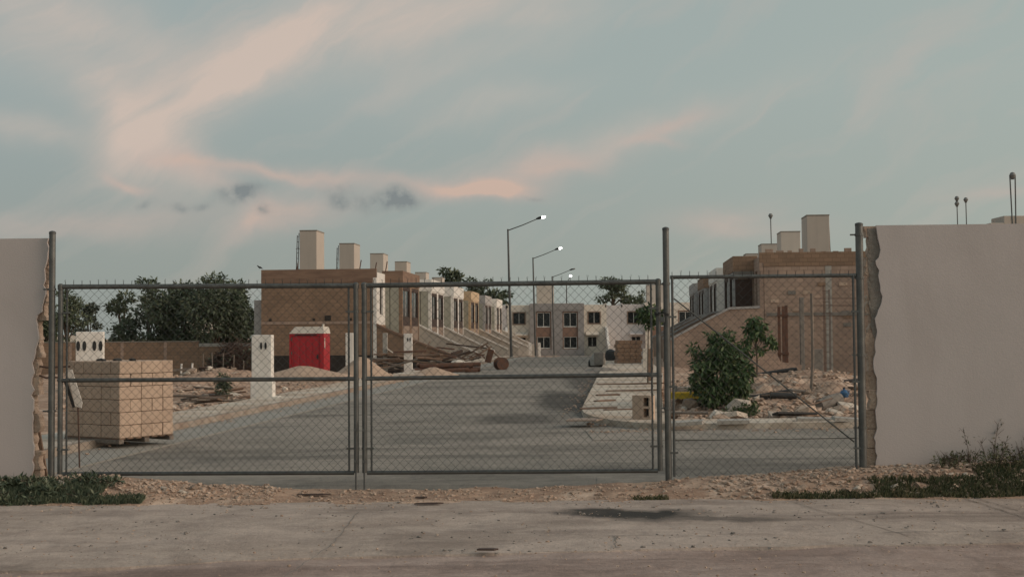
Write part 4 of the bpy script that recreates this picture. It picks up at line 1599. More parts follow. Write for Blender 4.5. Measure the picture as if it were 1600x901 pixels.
def grass_patch(name, pts, n, h, seed, m='leaf_weed', w=.008):
    """blades scattered over boxes (x0,x1,y0,y1)"""
    rs = random.Random(seed)
    b = MB()
    tot = sum((q[1] - q[0]) * (q[3] - q[2]) for q in pts)
    for (x0, x1, y0, y1) in pts:
        k = int(n * (x1 - x0) * (y1 - y0) / tot)
        for _ in range(k):
            x, y = rs.uniform(x0, x1), rs.uniform(y0, y1)
            if noise.noise((x * 2.5, y * 4, seed)) < -.38:
                continue
            z = gz(x, y) - .01
            a = rs.uniform(0, 6.28)
            hh = h * rs.uniform(.4, 1.2)
            dx, dy = math.cos(a), math.sin(a)
            l = hh * rs.uniform(.2, .9)
            i = len(b.v)
            b.v += [(x - dy * w, y + dx * w, z), (x + dy * w, y - dx * w, z), (x + dx * l * .5 + dy * w * .6, y + dy * l * .5 - dx * w * .6, z + hh * .7),
                    (x + dx * l, y + dy * l, z + hh), (x + dx * l * .5 - dy * w * .6, y + dy * l * .5 + dx * w * .6, z + hh * .7)]
            b.f.append((i, i + 1, i + 2, i + 3, i + 4))
    o = b.build(name, m, recalc=False)
    me = o.data
    at_ = me.attributes.new('tone', 'FLOAT', 'FACE')
    at_.data.foreach_set('value', np.random.RandomState(seed).rand(len(me.polygons)).astype(np.float32))
    return tag(o, kind='stuff')


grass_patch('grass', [(3.3, 7.2, 12.4, 12.72), (4.6, 7.2, 12.72, 12.95), (2.5, 3.4, 12.4, 12.53), (1.15, 1.5, 12.42, 12.5)], 13000, .06, 5)
grass_patch('grass', [(-6, -4.05, 12.38, 12.8), (-4.1, -3.6, 12.4, 12.55)], 8000, .07, 6, 'leaf')


# ------------------------------------------------------------------ stones and rubble
def rock_mesh(name, seed, m):
    bm = bmesh.new()
    bmesh.ops.create_icosphere(bm, subdivisions=1, radius=1)
    rs = random.Random(seed)
    sx, sy, sz = rs.uniform(.8, 1.3), rs.uniform(.7, 1.0), rs.uniform(.45, .75)
    for v in bm.verts:
        k = rs.uniform(.72, 1.15)
        v.co = Vector((max(-.8, min(.8, v.co.x * k)) * sx, max(-.8, min(.8, v.co.y * k)) * sy, max(-.75, min(.75, v.co.z * k)) * sz))
    me = bpy.data.meshes.new(name)
    bm.to_mesh(me)
    bm.free()
    me.materials.append(M[m])
    return me


ROCKS = [rock_mesh('stone', i, 'stone') for i in range(7)]
PALE = [rock_mesh('stone', 20 + i, 'stone_pale') for i in range(4)]
SLABS = []
for i in range(4):
    rs = random.Random(60 + i)
    poly = [(math.cos(a) * rs.uniform(.7, 1.1), math.sin(a) * rs.uniform(.5, .9)) for a in [k * 2 * math.pi / 6 + rs.uniform(-.3, .3) for k in range(6)]]
    o = MB().prism(poly, 'z', -.15, .15).build('stone', 'stone_pale' if i % 2 else 'stone')
    me = o.data
    bpy.data.objects.remove(o)
    SLABS.append(me)


def left_ok(u, s):
    return u < -8.6


def plot_ok(u, s):
    return u > 1.1 + .9 * sstep(22, 55, s) and s > 22.3


def stones(n, region, size, label, group, meshes, seed, sink=.3, tilt=.5, ok=None):
    rs = random.Random(seed)
    for _ in range(n):
        x, y = region(rs)
        while ok and not ok(*toS(x, y)):
            x, y = region(rs)
        s_ = size[0] * (size[1] / size[0]) ** (rs.random() ** 2.2)
        o = bpy.data.objects.new('stone', rs.choice(meshes))
        C.objects.link(o)
        o.location = (x, y, gz(x, y) + s_ * (.45 - sink))
        o.rotation_euler = (rs.uniform(-tilt, tilt), rs.uniform(-tilt, tilt), rs.uniform(0, 6.28))
        o.scale = (s_, s_, s_)
        tag(o, label, 'stone', group)


def rect(x0, x1, y0, y1):
    return lambda rs: (rs.uniform(x0, x1), rs.uniform(y0, y1))


def pxrect(px0, px1, py0, py1):
    def f(rs):
        p = onz(rs.uniform(px0, px1), rs.uniform(py0, py1), 0)
        return p.x, p.y
    return f


stones(48, rect(2.6, 5.2, 12.55, 13.3), (.022, .08), 'tan limestone lump in the strip before the right wall and panel', 'stones along the right of the gate line', ROCKS + PALE, 1)
stones(12, rect(.4, 2.8, 12.5, 13.2), (.018, .045), 'small stone lying in the dirt below the fixed panel and gate end', 'small stones near the middle posts', ROCKS, 2)
stones(32, rect(-5.4, -2.7, 12.7, 13.35), (.02, .075), 'broken limestone lump below the left gate post', 'stones along the left of the gate line', ROCKS + PALE, 3)
stones(85, pxrect(1045, 1350, 602, 664), (.08, .36), 'lump of broken limestone in the rubble beyond the fixed panel', 'rubble of the right plot', ROCKS + PALE + SLABS, 4, ok=plot_ok)
stones(72, pxrect(200, 440, 586, 642), (.06, .26), 'flat piece of limestone in the layered rubble behind the pallet', 'rubble of the left plot', SLABS + ROCKS + PALE, 5, tilt=.3, ok=left_ok)
stones(18, pxrect(400, 640, 588, 626), (.05, .16), 'small stone on the dirt verge beyond the left pavement', 'verge stones', ROCKS + PALE, 6, ok=left_ok)
stones(18, pxrect(650, 800, 566, 584), (.08, .3), 'stone among the rusty scrap beside the street', 'scrap heap stones', ROCKS + SLABS, 7, ok=left_ok)
stones(14, pxrect(880, 1030, 565, 662), (.04, .12), 'bit of rubble scattered on the right pavement', 'rubble on the right pavement', ROCKS + SLABS, 8, sink=-.1, ok=lambda u, s: -.5 < u < 1.2)


def gravel_field(name, n, region, smin, smax, seed, m='gravel', up=.2, ok=None):
    """thousands of little stones in one mesh"""
    rs = np.random.RandomState(seed)
    rr = random.Random(seed)
    base = np.array([(1, 0, -.3), (-.5, .87, -.3), (-.5, -.87, -.3), (.4, .5, .55), (.4, -.55, .5), (-.7, 0, .6)])
    tri = np.array([(0, 1, 3), (1, 2, 5), (2, 0, 4), (0, 3, 4), (1, 5, 3), (2, 4, 5), (3, 5, 4)])
    V = np.zeros((n, 6, 3))
    for i in range(n):
        x, y = region(rr)
        while ok and not ok(*toS(x, y)):
            x, y = region(rr)
        s_ = smin * (smax / smin) ** (rr.random() ** 2)
        a = rr.uniform(0, 6.28)
        bb = base * (1 + .35 * (rs.rand(6, 3) - .5)) * s_ * np.array([rr.uniform(.8, 1.5), 1, rr.uniform(.5, 1)])
        c, d = math.cos(a), math.sin(a)
        V[i, :, 0] = bb[:, 0] * c - bb[:, 1] * d + x
        V[i, :, 1] = bb[:, 0] * d + bb[:, 1] * c + y
        V[i, :, 2] = bb[:, 2] + gz(x, y) + s_ * up
    F = (tri[None] + (np.arange(n) * 6)[:, None, None]).reshape(-1, 3)
    me = bpy.data.meshes.new(name)
    me.from_pydata(V.reshape(-1, 3).tolist(), [], F.tolist())
    me.materials.append(M[m])
    o = bpy.data.objects.new(name, me)
    C.objects.link(o)
    return tag(o, kind='stuff')


gravel_field('gravel', 3600, rect(-6.4, 7.0, 12.45, 13.45), .006, .03, 1)
gravel_field('gravel', 2200, rect(2.0, 7.0, 12.45, 13.45), .01, .042, 2)
gravel_field('gravel', 1500, rect(-5.6, -2.4, 12.6, 13.45), .01, .04, 3)
gravel_field('rubble', 3500, pxrect(1045, 1350, 596, 664), .02, .12, 4, ok=plot_ok)
gravel_field('rubble', 2600, pxrect(90, 440, 584, 644), .02, .12, 5, ok=left_ok)
gravel_field('rubble', 1500, pxrect(400, 800, 566, 618), .025, .12, 6, ok=left_ok)
gravel_field('gravel', 900, pxrect(860, 1040, 566, 668), .012, .05, 7, up=.9, ok=lambda u, s: u > -.6)
gravel_field('gravel', 1800, lambda r: (r.uniform(-6.5, 7), 12.55 - abs(r.gauss(0, .22))), .004, .02, 21, up=.1)
gravel_field('gravel', 600, lambda r: tuple(S(-7.6 + abs(r.gauss(0, .25)), r.uniform(15, 60)))[:2], .008, .035, 22, up=.9)
gravel_field('gravel', 700, lambda r: tuple(S(-.8 - abs(r.gauss(0, .2)), r.uniform(25, 60)))[:2], .008, .035, 23, up=.9)
gravel_field('gravel', 700, lambda r: (r.uniform(1.2, 7), 21.2 - abs(r.gauss(0, .3))), .008, .035, 24, up=.9)
gravel_field('grit', 3500, rect(-7, 7, 7.2, 12.4), .003, .016, 8, up=-.05)
gravel_field('grit', 900, rect(-5, 5, 9.5, 12.5), .006, .022, 9, 'concrete_dk', up=-.05)


# ------------------------------------------------------------------ heaps of sand
def heap(px, py, w, d, h, label, m='sand', seed=0, zoff=0.0):
    p = onz(px, py, 0)
    z0_ = gz(p.x, p.y, False)
    b = MB()
    NR, NA = 9, 28
    for i in range(NR + 1):
        f = i / NR
        for j in range(NA):
            a = 2 * math.pi * j / NA
            r = f * (1 + .16 * noise.noise((math.cos(a) * 1.5 + seed, math.sin(a) * 1.5, 0)))
            zz_ = h * ((1 - f) ** 1.15 if f > .12 else (1 - .12) ** 1.15 - (.12 - f) * .1)
            zz_ += .05 * h * noise.noise((math.cos(a) * r * 4, math.sin(a) * r * 4, seed))
            b.v.append((math.cos(a) * r * w / 2, math.sin(a) * r * d / 2, zz_ - (.12 if i == NR else 0)))
    for i in range(NR):
        for j in range(NA):
            j2 = (j + 1) % NA
            b.f.append((i * NA + j, i * NA + j2, (i + 1) * NA + j2, (i + 1) * NA + j))
    b.f.append(tuple(range(NA)))
    o = b.build('sand_heap', m, smooth=True)
    o.location = (p.x, p.y, z0_ + zoff)
    tag(o, label, 'sand heap', 'sand heaps by the left row')
    return o


heap(474, 600, 3.6, 3.0, .42, 'low rounded sand heap in front of the red toilet', seed=1)
heap(566, 596, 2.6, 2.2, .95, 'steep sand heap beside the meeting gate stiles', seed=2)
heap(676, 587, 2.6, 2.2, .4, 'small sand heap under the rusty pipes', seed=3)


# ------------------------------------------------------------------ pallet of concrete blocks
p = onz(186, 690, .12)
pl_root = empty('block_pallet', (p.x, p.y, .085), 0)
tag(pl_root, 'tall stack of pale concrete blocks on a wooden pallet by the left gate leaf', 'block pallet')
# corner at the origin; long side runs left-back, short side right-back
va = Vector((-1.0, .65, 0)).normalized()
ang = math.atan2(va.y, va.x)
pl_root.rotation_euler = (0, 0, ang - math.pi)     # local -x runs along the left face
LX, LY = 1.22, 1.04
mats_p = MB()
for k in range(7):
    y0 = k * (LY / 7)
    MB().bevbox(-LX, 0, y0 + .01, y0 + LY / 7 - .03, .062, .08, .004).build('deck_board', 'wood', pl_root)
for y0 in (0, LY / 2 - .05, LY - .1):
    MB().bevbox(-LX, 0, y0, y0 + .09, .0, .06, .005).build('bearer', 'wood_grey', pl_root)
BH = .179
blk_a, blk_b = None, None
rr = random.Random(9)
for cidx in range(6):
    z0_ = .082 + cidx * (BH + .006)
    off = -.02 if cidx < 3 else 0
    if cidx % 2 == 0:
        nx, ny, bx, by = 3, 5, .4, .2
    else:
        nx, ny, bx, by = 6, 2.5, .2, .4
    cells = []
    if cidx % 2 == 0:
        cells = [(-LX + .01 + i * .403, .01 + j * .203, .4, .2) for i in range(3) for j in range(5)]
    else:
        cells = [(-LX + .01 + i * .2025, .01 + j * .405, .2, .4) for i in range(6) for j in range(2)] + [(-LX + .01 + i * .403, .82, .4, .2) for i in range(3)]
    for (x0, y0, sx_, sy_) in cells:
        ex = abs(x0 + LX - .01) < .05 or x0 + sx_ > -.05
        ey = y0 < .05 or y0 + sy_ > LY - .06
        if not (ex or ey) and cidx < 5:
            continue
        key = (sx_ > sy_)
        if key and blk_a is None:
            o = MB().bevbox(0, .398, 0, .198, 0, BH, .007).build('block', 'block', pl_root)
            blk_a = o.data
        elif not key and blk_b is None:
            o = MB().bevbox(0, .197, 0, .397, 0, BH, .007).build('block', 'block', pl_root)
            blk_b = o.data
        else:
            o = bpy.data.objects.new('block', blk_a if key else blk_b)
            C.objects.link(o)
            o.parent = pl_root
        o.location = (x0 + rr.uniform(-.004, .004), y0 + rr.uniform(-.005, .005), z0_)
        o.rotation_euler = (0, 0, rr.uniform(-.012, .012))
# bits lying on the stack
for k, (px, py) in enumerate(((158, 562), (183, 560), (207, 559))):
    q = at(px, py, p.y + .55)
    o = bpy.data.objects.new('clod', rock_mesh('clod', 90 + k, 'dark'))
    C.objects.link(o)
    place(o, (q.x, q.y, .085 + .082 + 6 * (BH + .004) + .02), (0, 0, k), (.11, .07, .06))
    tag(o, ['dark clod on top of the block stack, near its left corner', 'dark clod on top of the block stack, in the middle', 'dark clod on top of the block stack, right end'][k], 'clod', 'clods on the block stack')

# far stack of reddish blocks on the right pavement
def far_stack(px0, px1, py_top, py_base, label, m='spandrel'):
    a, c = onz(px0, py_base, 0), onz(px1, py_base, 0)
    w = c.x - a.x
    h = (py_base - py_top) * a.y / 2000
    root = empty('block_stack', ((a.x + c.x) / 2, a.y, gz(a.x, a.y, False) + .11), R(4))
    tag(root, label, 'block stack')
    nx = 4
    nz = 6
    bw, bh = w / nx, h / nz
    me = None
    for j in range(nz):
        for i in range(nx):
            for kk in (0, 1):
                if me is None:
                    o = MB().bevbox(.006, bw - .006, 0, .5, .004, bh - .004, .012).build('block', m, root)
                    me = o.data
                else:
                    o = bpy.data.objects.new('block', me)
                    C.objects.link(o)
                    o.parent = root
                o.location = (-w / 2 + i * bw + (.06 if j % 2 else 0), kk * .51 + random.uniform(-.01, .01), j * bh)
    return root


M['blockred'] = mat('blockred', (.34, .21, .14), (.28, .175, .12), 4, .12, .9, .3, 40, rnd=.1)
far_stack(964, 1004, 535, 571, 'brownish stack of blocks on the right pavement before the far houses', 'blockred')

# single hollow block standing on the right pavement
p = onz(1003, 655, .12)
hb = MB()
BW, BHH, BD = .34, .42, .2
hb.holed(-BW / 2 + .16, BW / 2, 0, BHH, 0, BD, [(-BW / 2 + .2, BW / 2 - .04, .04, .19), (-BW / 2 + .2, BW / 2 - .04, .23, .38)])
o = hb.build('hollow_block', 'block')
o2 = None
hroot = empty('hollow_block', (p.x, p.y, .12), R(-28))
tag(hroot, 'single two cell hollow block standing on end on the right pavement', 'hollow block')
o.name = 'block_shell'
o.parent = hroot
MB().box(-.18, -.012, -.0, .195, 0, .418).build('side_face', 'block', hroot)
MB().box(.04, .14, .14, .19, .05, .37).build('core', 'dark', hroot)  # dark fill paints in the shade inside the two cells

# ------------------------------------------------------------------ meter pillars
def meter_pillar(px0, px1, top, base, label, depth=.3, slots=1, rz=0.0, plinth=True, step=True, z=None, m='white', D=None):
    pm = (px0 + px1) / 2
    if D is None:
        p = onz(pm, base, .0)
        D = p.y
    else:
        p = at(pm, base, D)
    zb = gz(p.x, p.y, False) if z is None else z
    q = at(pm, top, D)
    W_ = (px1 - px0) * D / 2000
    H_ = q.z - zb
    root = empty('meter_pillar', (p.x, p.y, zb), rz)
    tag(root, label, 'pillar', 'white meter pillars')
    MB().bevbox(-W_ / 2, W_ / 2, 0, depth, -.2, H_, .012).build('shaft', m, root)
    if plinth:
        MB().bevbox(-W_ / 2 - .02, W_ / 2 + .035, -.03, depth + .02, -.2, H_ * .36, .012).build('plinth', m, root)
    if step:
        MB().bevbox(W_ / 2 + .036, W_ / 2 + .18, -.03, depth, -.2, .14, .012).build('footing', m, root)
    for k in range(slots):
        for dx in (-.055, .055):
            cx = (k - (slots - 1) / 2) * .46 + dx * (1.6 if slots > 1 else 1) + (.05 if slots == 1 else 0)
            rx, rzv = (.055, .15) if slots > 1 else (.028, .09)
            b = MB()
            zc = H_ - (.42 if slots > 1 else .27)
            pts = [(cx + rx * math.cos(a), zc + rzv * math.sin(a)) for a in [2 * math.pi * i / 14 for i in range(14)]]
            b.prism(pts, 'y', -.012, .02)
            b.build('meter_socket', 'dark', root)
    return root


meter_pillar(393, 424, 523, 628, 'tall white meter pillar on the left pavement, slotted near its top', .35)
meter_pillar(540, 552, 520, 588, 'white meter pillar just left of the meeting gate stiles', .35, slots=0, step=False, plinth=False)
meter_pillar(631, 644, 521, 580, 'white meter pillar in front of the rusty scrap', .3, step=True, plinth=False)
meter_pillar(696, 702, 527, 556, 'slim white meter pillar behind the rusty pipes', .3, slots=0, step=False, plinth=False)
meter_pillar(598, 605, 520, 560, 'grey unpainted meter pillar before the brown garden wall', .3, slots=0, step=False, plinth=False, m='concrete', D=66)
for (a, c, t_, lb) in ((811, 816, 535, 'white gate pier, left of three before the grey far house'), (826, 831, 535, 'white gate pier, middle of three before the grey far house'), (841, 845, 535, 'white gate pier, right of three before the grey far house')):
    meter_pillar(a, c, t_, 562, lb, .4, slots=0, step=False, plinth=False, D=132)
meter_pillar(119, 160, 518, 600, 'wide white double meter box with four oval openings above the block stack', .42, slots=2, step=False, plinth=False, D=38, z=-.1, rz=R(12))

# ------------------------------------------------------------------ portable toilet
p = at(479, 590, 55)
zt = gz(p.x, p.y, False) + .05
toi = empty('portable_toilet', (p.x, p.y, zt), R(-4))
tag(toi, 'red portable toilet with a pale roof in front of the bare end wall', 'portable toilet')
tw, td, th = 1.5, 1.25, at(480, 521, 55).z - zt
b = MB()
b.holed(-tw / 2, tw / 2, .08, th, 0, .06, [(-tw / 2 + .09, tw / 2 - .16, .16, th - .1)])
b.build('front_frame', 'red', toi)
b = MB()
b.box(-tw / 2, -tw / 2 + .05, .062, td, .08, th)
b.box(tw / 2 - .05, tw / 2, .062, td, .08, th)
b.box(-tw / 2 + .052, tw / 2 - .052, td - .05, td - .002, .08, th - .002)
b.build('side_wall', 'red', toi)
d = MB().bevbox(-tw / 2 + .1, tw / 2 - .17, .03, .055, .17, th - .11, .006)
dr = d.build('door', 'red', toi)
for k in range(4):
    x0 = -tw / 2 + .2 + k * .27
    MB().bevbox(x0, x0 + .2, .018, .029, .3, th - .3, .004).build('door_rib', 'red', dr)
MB().box(tw / 2 - .3, tw / 2 - .24, .0, .028, 1.0, 1.2).build('handle', 'dark', dr)
b = MB()
h2 = .3
b.v = [(-tw / 2 - .02, -.03, th + .003), (tw / 2 + .02, -.03, th + .003), (tw / 2 + .02, td + .02, th + .003), (-tw / 2 - .02, td + .02, th + .003),
       (-tw / 2 + .24, .03, th + h2), (tw / 2 - .03, .03, th + h2), (tw / 2 - .03, td - .06, th + h2), (-tw / 2 + .24, td - .06, th + h2)]
b.f = [(0, 3, 2, 1), (4, 5, 6, 7), (0, 1, 5, 4), (1, 2, 6, 5), (2, 3, 7, 6), (3, 0, 4, 7)]
b.build('roof', 'roofwhite', toi)
MB().box(tw / 2 + .002, tw / 2 + .02, .1, .2, th - .65, th - .2).build('side_vent', 'roofwhite', toi)
for zz_ in (.5, 1.2, 1.8):
    MB().box(-tw / 2 + .08, -tw / 2 + .13, -.012, -.001, zz_, zz_ + .12).build('hinge', 'galv', toi)
MB().box(-tw / 2 + .25, tw / 2 - .3, -.008, .0, th - .075, th - .03).build('vent_louvre', 'dark', toi)
MB().tube([(tw / 2 - .25, td - .2, th), (tw / 2 - .25, td - .2, th + .42)], .05, 8).build('vent_pipe', 'roofwhite', toi)
MB().box(-tw / 2, tw / 2, .02, td - .02, -.06, .078).build('skid', 'dark', toi)

# ------------------------------------------------------------------ low boundary wall at the left
zt_ = at(200, 533, 76).z
xa, xb, xc = at(40, 533, 76).x, at(310, 533, 76).x, at(400, 533, 76).x
bw = empty('boundary_wall', (xa, 76, 0))
tag(bw, 'low tan block wall running behind the rubble on the left', 'wall')
MB().box(-4, xb - xa, 0, .2, -.8, zt_ - .06).build('wall_panel', 'endblock', bw)
MB().box(xb - xa + .002, xc - xa, .02, .2, -.8, zt_ - .35).build('wall_panel', 'endblock', bw)
MB().box(-4.02, xb - xa + .02, -.03, .23, zt_ - .058, zt_).build('coping', 'cap', bw)
MB().box(xb - xa + .03, xc - xa, -.01, .22, zt_ - .348, zt_ - .15).build('coping', 'concrete', bw)
for (x, m_) in ((.25, 'concrete'), (.55, 'concrete'), (.8, 'concrete')):
    xx = (xb - xa) * x
    MB().box(xx, xx + .18, -.012, -.002, -.7, zt_ - .062).build('tie_column', 'endblock_pale', bw)
SG = 'white pipe stubs before the low wall'
for (px, t_) in ((283, 568), (300, 567), (331, 569), (385, 567), (60, 588), (70, 590)):
    D_ = 58
    p = at(px, t_, D_)
    o = MB().tube([(0, 0, 0), (.02, 0, .45)], .045, 7).build('pipe_stub', 'white')
    o.location = (p.x, p.y, p.z - .45)
    tag(o, 'short pale pipe stub standing in the dirt before the low wall', 'pipe', SG)
# trench line of pale lumber before the wall
p = at(283, 577, 58)
o = MB().bevbox(-.6, .6, -.05, .05, 0, .1, .01).build('plank', 'wood_grey')
place(o, (p.x, p.y, p.z - .06), (0, R(-4), .1))
tag(o, 'pale plank lying under the pipe stubs before the low wall', 'plank')


# heap of dark brush with stakes
p = at(366, 590, 46)
zb_ = gz(p.x, p.y, False)
br = empty('brush_heap', (p.x, p.y, zb_))
tag(br, 'dark dome of dry brush and stakes behind the tall white pillar', 'brush heap')
rr = random.Random(12)
b = MB()
for k in range(1100):
    a, f = rr.uniform(0, 6.28), math.sqrt(rr.random())
    x, y = math.cos(a) * f * 1.05, math.sin(a) * f * .8
    z = (1 - f * f) * 1.3 * rr.uniform(.2, 1) + .05
    dx, dy, dz = rr.uniform(-.4, .4), rr.uniform(-.3, .3), rr.uniform(-.2, .25)
    b.tube([(x - dx, y - dy, max(0, z - dz)), (x, y, z + rr.uniform(-.05, .05)), (x + dx, y + dy, max(0, z + dz))], [.012, .014, .006], 4)
b.build('brush', 'brownframe', br)
leaf_mesh('dry_leaves', [(0, 0, .45, .95, .6, .5), (.25, 0, .65, .55, .4, .4)], 1300, .1, 'leaf', br, 31)
for k in range(6):
    MB().tube([(-.95 + k * .36, -.75, 0), (-.95 + k * .36 + rr.uniform(-.05, .05), -.75, rr.uniform(.6, .95))], .022, 5).build('stake', 'wood_grey', br)
# small dark shrub at the edge of the layered rubble
p = onz(348, 622, .05)
sh = empty('shrub', (p.x, p.y, gz(p.x, p.y)))
tag(sh, 'small dark shrub in the layered rubble below the middle rail', 'shrub')
leaf_mesh('crown', [(0, 0, .3, .18, .18, .28), (-.05, 0, .5, .14, .14, .16), (.08, 0, .45, .12, .12, .18)], 900, .07, 'leaf', sh, 33)
MB().tube([(0, 0, -.1), (0, 0, .4)], [.02, .01], 5).build('trunk', 'bark', sh)


# ------------------------------------------------------------------ things leaning at the left broken wall
t_, z_ = GL(70, 750, .26)
t2, z2 = GL(57, 655, .26)
bd = empty('leaning_plank', GW(t_, .26, z_), G_ANG)
tag(bd, 'weathered plank leaning against the broken end of the left wall', 'plank')
MB().prism([(-.035, 0), (.035, 0), (.03 + (t2 - t_), z2 - z_ - .1), (-.03 + (t2 - t_), z2 - z_)], 'y', .0, .03).build('board', 'wood', bd)
# grey sheet offcut hanging behind the left stile
a = at(104, 577, 15.0)
q = empty('sheet_offcut', (a.x, a.y, a.z - .45), R(5))
tag(q, 'pale sheet offcut with a dark edge leaning by the block stack', 'sheet')
MB().prism([(0, .45), (.06, .45), (.18, .06), (.17, .0), (.1, .02)], 'y', 0, .02).build('sheet', 'white', q)
MB().prism([(-.03, .3), (-.002, .34), (.095, .015), (.07, 0)], 'y', .002, .018).build('dark_edge', 'dark', q)
MB().tube([(.13, .01, .03), (.15, .01, -(a.z - .45) + .1)], .01, 5).build('prop', 'rebar', q)
for k, (pp, lb) in enumerate(((((62, 572), (75, 574), (92, 573), (110, 572)), 'upper bent dark rod sticking out of the left wall end'), (((61, 586), (72, 590), (85, 589), (96, 590)), 'lower bent dark rod sticking out of the left wall end'))):
    pts = [GW(*(lambda g: (g[0], .12 + .03 * i_, g[1]))(GL(x_, y_, .12 + .03 * i_))) for i_, (x_, y_) in enumerate(pp)]
    o = MB().tube(pts, .011, 6).build('bent_rod', 'rebar')
    tag(o, lb, 'rod', 'rods in the left wall end')

# ------------------------------------------------------------------ scrap beside the street
def logs(px0, px1, py, D, n, label, m='rust', r=.09, seed=0):
    root_p = at((px0 + px1) / 2, py, D)
    root = empty('pipe_pile', (root_p.x, root_p.y, root_p.z))
    tag(root, label, 'pipe pile')
    rs = random.Random(seed)
    w = (px1 - px0) * D / 2000
    for k in range(n):
        row = 0 if k < n * .6 else 1
        y = (k if row == 0 else k - int(n * .6) + .5) * r * 2.1
        L = w * rs.uniform(.75, 1.0)
        x0 = -w / 2 + rs.uniform(0, w - L)
        z = r + row * r * 1.8
        MB().tube([(x0, y, z + rs.uniform(-.02, .05)), (x0 + L * .5, y + rs.uniform(-.05, .05), z + rs.uniform(-.02, .02)), (x0 + L, y + rs.uniform(-.1, .1), z + rs.uniform(-.06, .04))], r * rs.uniform(.7, 1.05), 9).build('pipe', m, root, smooth=True)
    return root


logs(646, 750, 583, 56, 15, 'long pile of rusty brown pipes beside the inner street', r=.115, seed=4)
logs(646, 692, 562, 60, 5, 'short bundle of brown poles behind the rusty pipes', 'wood', .07, seed=5)
# cable drum on its rim
p = at(783, 568, 60)
dm = empty('cable_drum', (p.x, p.y, p.z), R(20))
tag(dm, 'round rusty brown drum end standing on its rim near the nearest lamp', 'drum')
for y_ in (-.22, .22):
    b = MB().lathe([(.34, -.03), (.36, 0), (.34, .03)], 22)
    b.v = [(x * .86, z + y_, y * .86) for (x, y, z) in b.v]
    b.build('flange', 'rust', dm)
b = MB().lathe([(.2, -.19), (.2, .19)], 16)
b.v = [(x, z, y) for (x, y, z) in b.v]
b.build('barrel', 'rust', dm)


def timber(pts, name, label, group=None, r=.05, m='wood', n=6):
    P = [at(*q) for q in pts]
    o = MB().tube(P, r, n).build(name, m)
    return tag(o, label, 'timber', group)


# tangled loose pieces
rs = random.Random(44)


def scrap(n, px0, px1, py0, py1, L, label, group, mats, ok, seed, up=.35, flat=False):
    rs = random.Random(seed)
    for _ in range(n):
        while True:
            p = onz(rs.uniform(px0, px1), rs.uniform(py0, py1), 0)
            if ok(*toS(p.x, p.y)):
                break
        l = rs.uniform(*L)
        if flat:
            o = MB().bevbox(-l / 2, l / 2, -.09, .09, 0, .04, .006).build('loose_board', rs.choice(mats))
        else:
            o = MB().bevbox(-l / 2, l / 2, -.05, .05, 0, .07, .008).build('loose_board', rs.choice(mats))
        place(o, (p.x, p.y, gz(p.x, p.y) + rs.uniform(.02, up)), (rs.uniform(-.3, .3), rs.uniform(-.3, .3) * (.5 if flat else 1), rs.uniform(-.5, .5) + (math.pi if rs.random() < .5 else 0)))
        tag(o, label, 'board', group)


scrap(34, 590, 795, 562, 584, (.6, 2.6), 'weathered board tangled in the scrap heap beside the street', 'boards in the scrap heap', ['wood', 'brownframe', 'rust', 'wood_grey'], lambda u, s: u < -8.2, 5, 1.0)
scrap(18, 275, 392, 598, 634, (.5, 1.5), 'dark flat board in the layered rubble below the brush heap', 'boards in the left rubble', ['wood', 'wood', 'brownframe', 'wood_grey'], left_ok, 6, .12, True)
scrap(16, 1055, 1345, 606, 660, (.35, 1.0), 'broken piece of board among the limestone rubble of the right plot', 'boards in the right rubble', ['wood', 'brownframe', 'dark', 'wood_grey'], plot_ok, 7, .14, True)

# leaning ladder-like frame
root = empty('timber_frame', at(745, 556, 66))
tag(root, 'broken ladder like timber frame leaning over the scrap', 'timber frame')
A0, A1, B0, B1 = [at(*q) - root.location for q in ((722, 558, 66), (763, 535, 66), (735, 561, 65.6), (768, 541, 65.6))]
MB().tube([A0, A1], .045, 5).build('rail', 'wood', root)
MB().tube([B0, B1], .045, 5).build('rail', 'wood', root)
for f in (.15, .4, .65, .9):
    MB().tube([A0.lerp(A1, f), B0.lerp(B1, f)], .03, 5).build('rung', 'wood', root)
timber([(760, 540, 66.5), (795, 572, 66)], 'leaning_bar', 'thin bar leaning from the timber frame to the drum', r=.035)
# dark plank propped up
p = at(762, 566, 66)
o = MB().bevbox(-.16, .16, -.05, .05, 0, .7, .02).build('post_stump', 'rust')
place(o, (p.x, p.y, p.z), (0, R(16), 0))
tag(o, 'short leaning brown stump beside the drum', 'stump')
# white bag
p = at(716, 564, 63)
b = MB().lathe([(.02, 0), (.28, .02), (.34, .1), (.24, .2), (.02, .24)], 14)
o = b.build('cement_bag', 'roofwhite', smooth=True)
place(o, (p.x, p.y, p.z - .12), (0, 0, .3), (1.1, .7, .8))
tag(o, 'slumped white bag on the rusty pipes', 'bag')
# curved dark sheet
p = at(745, 562, 65.5)
b = MB()
for k in range(11):
    a = R(20 + 140 * k / 10)
    b.v += [(.45 * math.cos(a), 0, .42 * math.sin(a)), (.45 * math.cos(a), .7, .42 * math.sin(a)), (.41 * math.cos(a), 0, .38 * math.sin(a)), (.41 * math.cos(a), .7, .38 * math.sin(a))]
for k in range(10):
    i = k * 4
    b.f += [(i, i + 4, i + 5, i + 1), (i + 2, i + 3, i + 7, i + 6), (i, i + 2, i + 6, i + 4), (i + 1, i + 5, i + 7, i + 3)]
o = b.build('curved_sheet', 'rust', smooth=True)
o.location = (p.x, p.y, p.z - .1)
tag(o, 'curved rusty sheet lying in the scrap left of the drum', 'sheet')
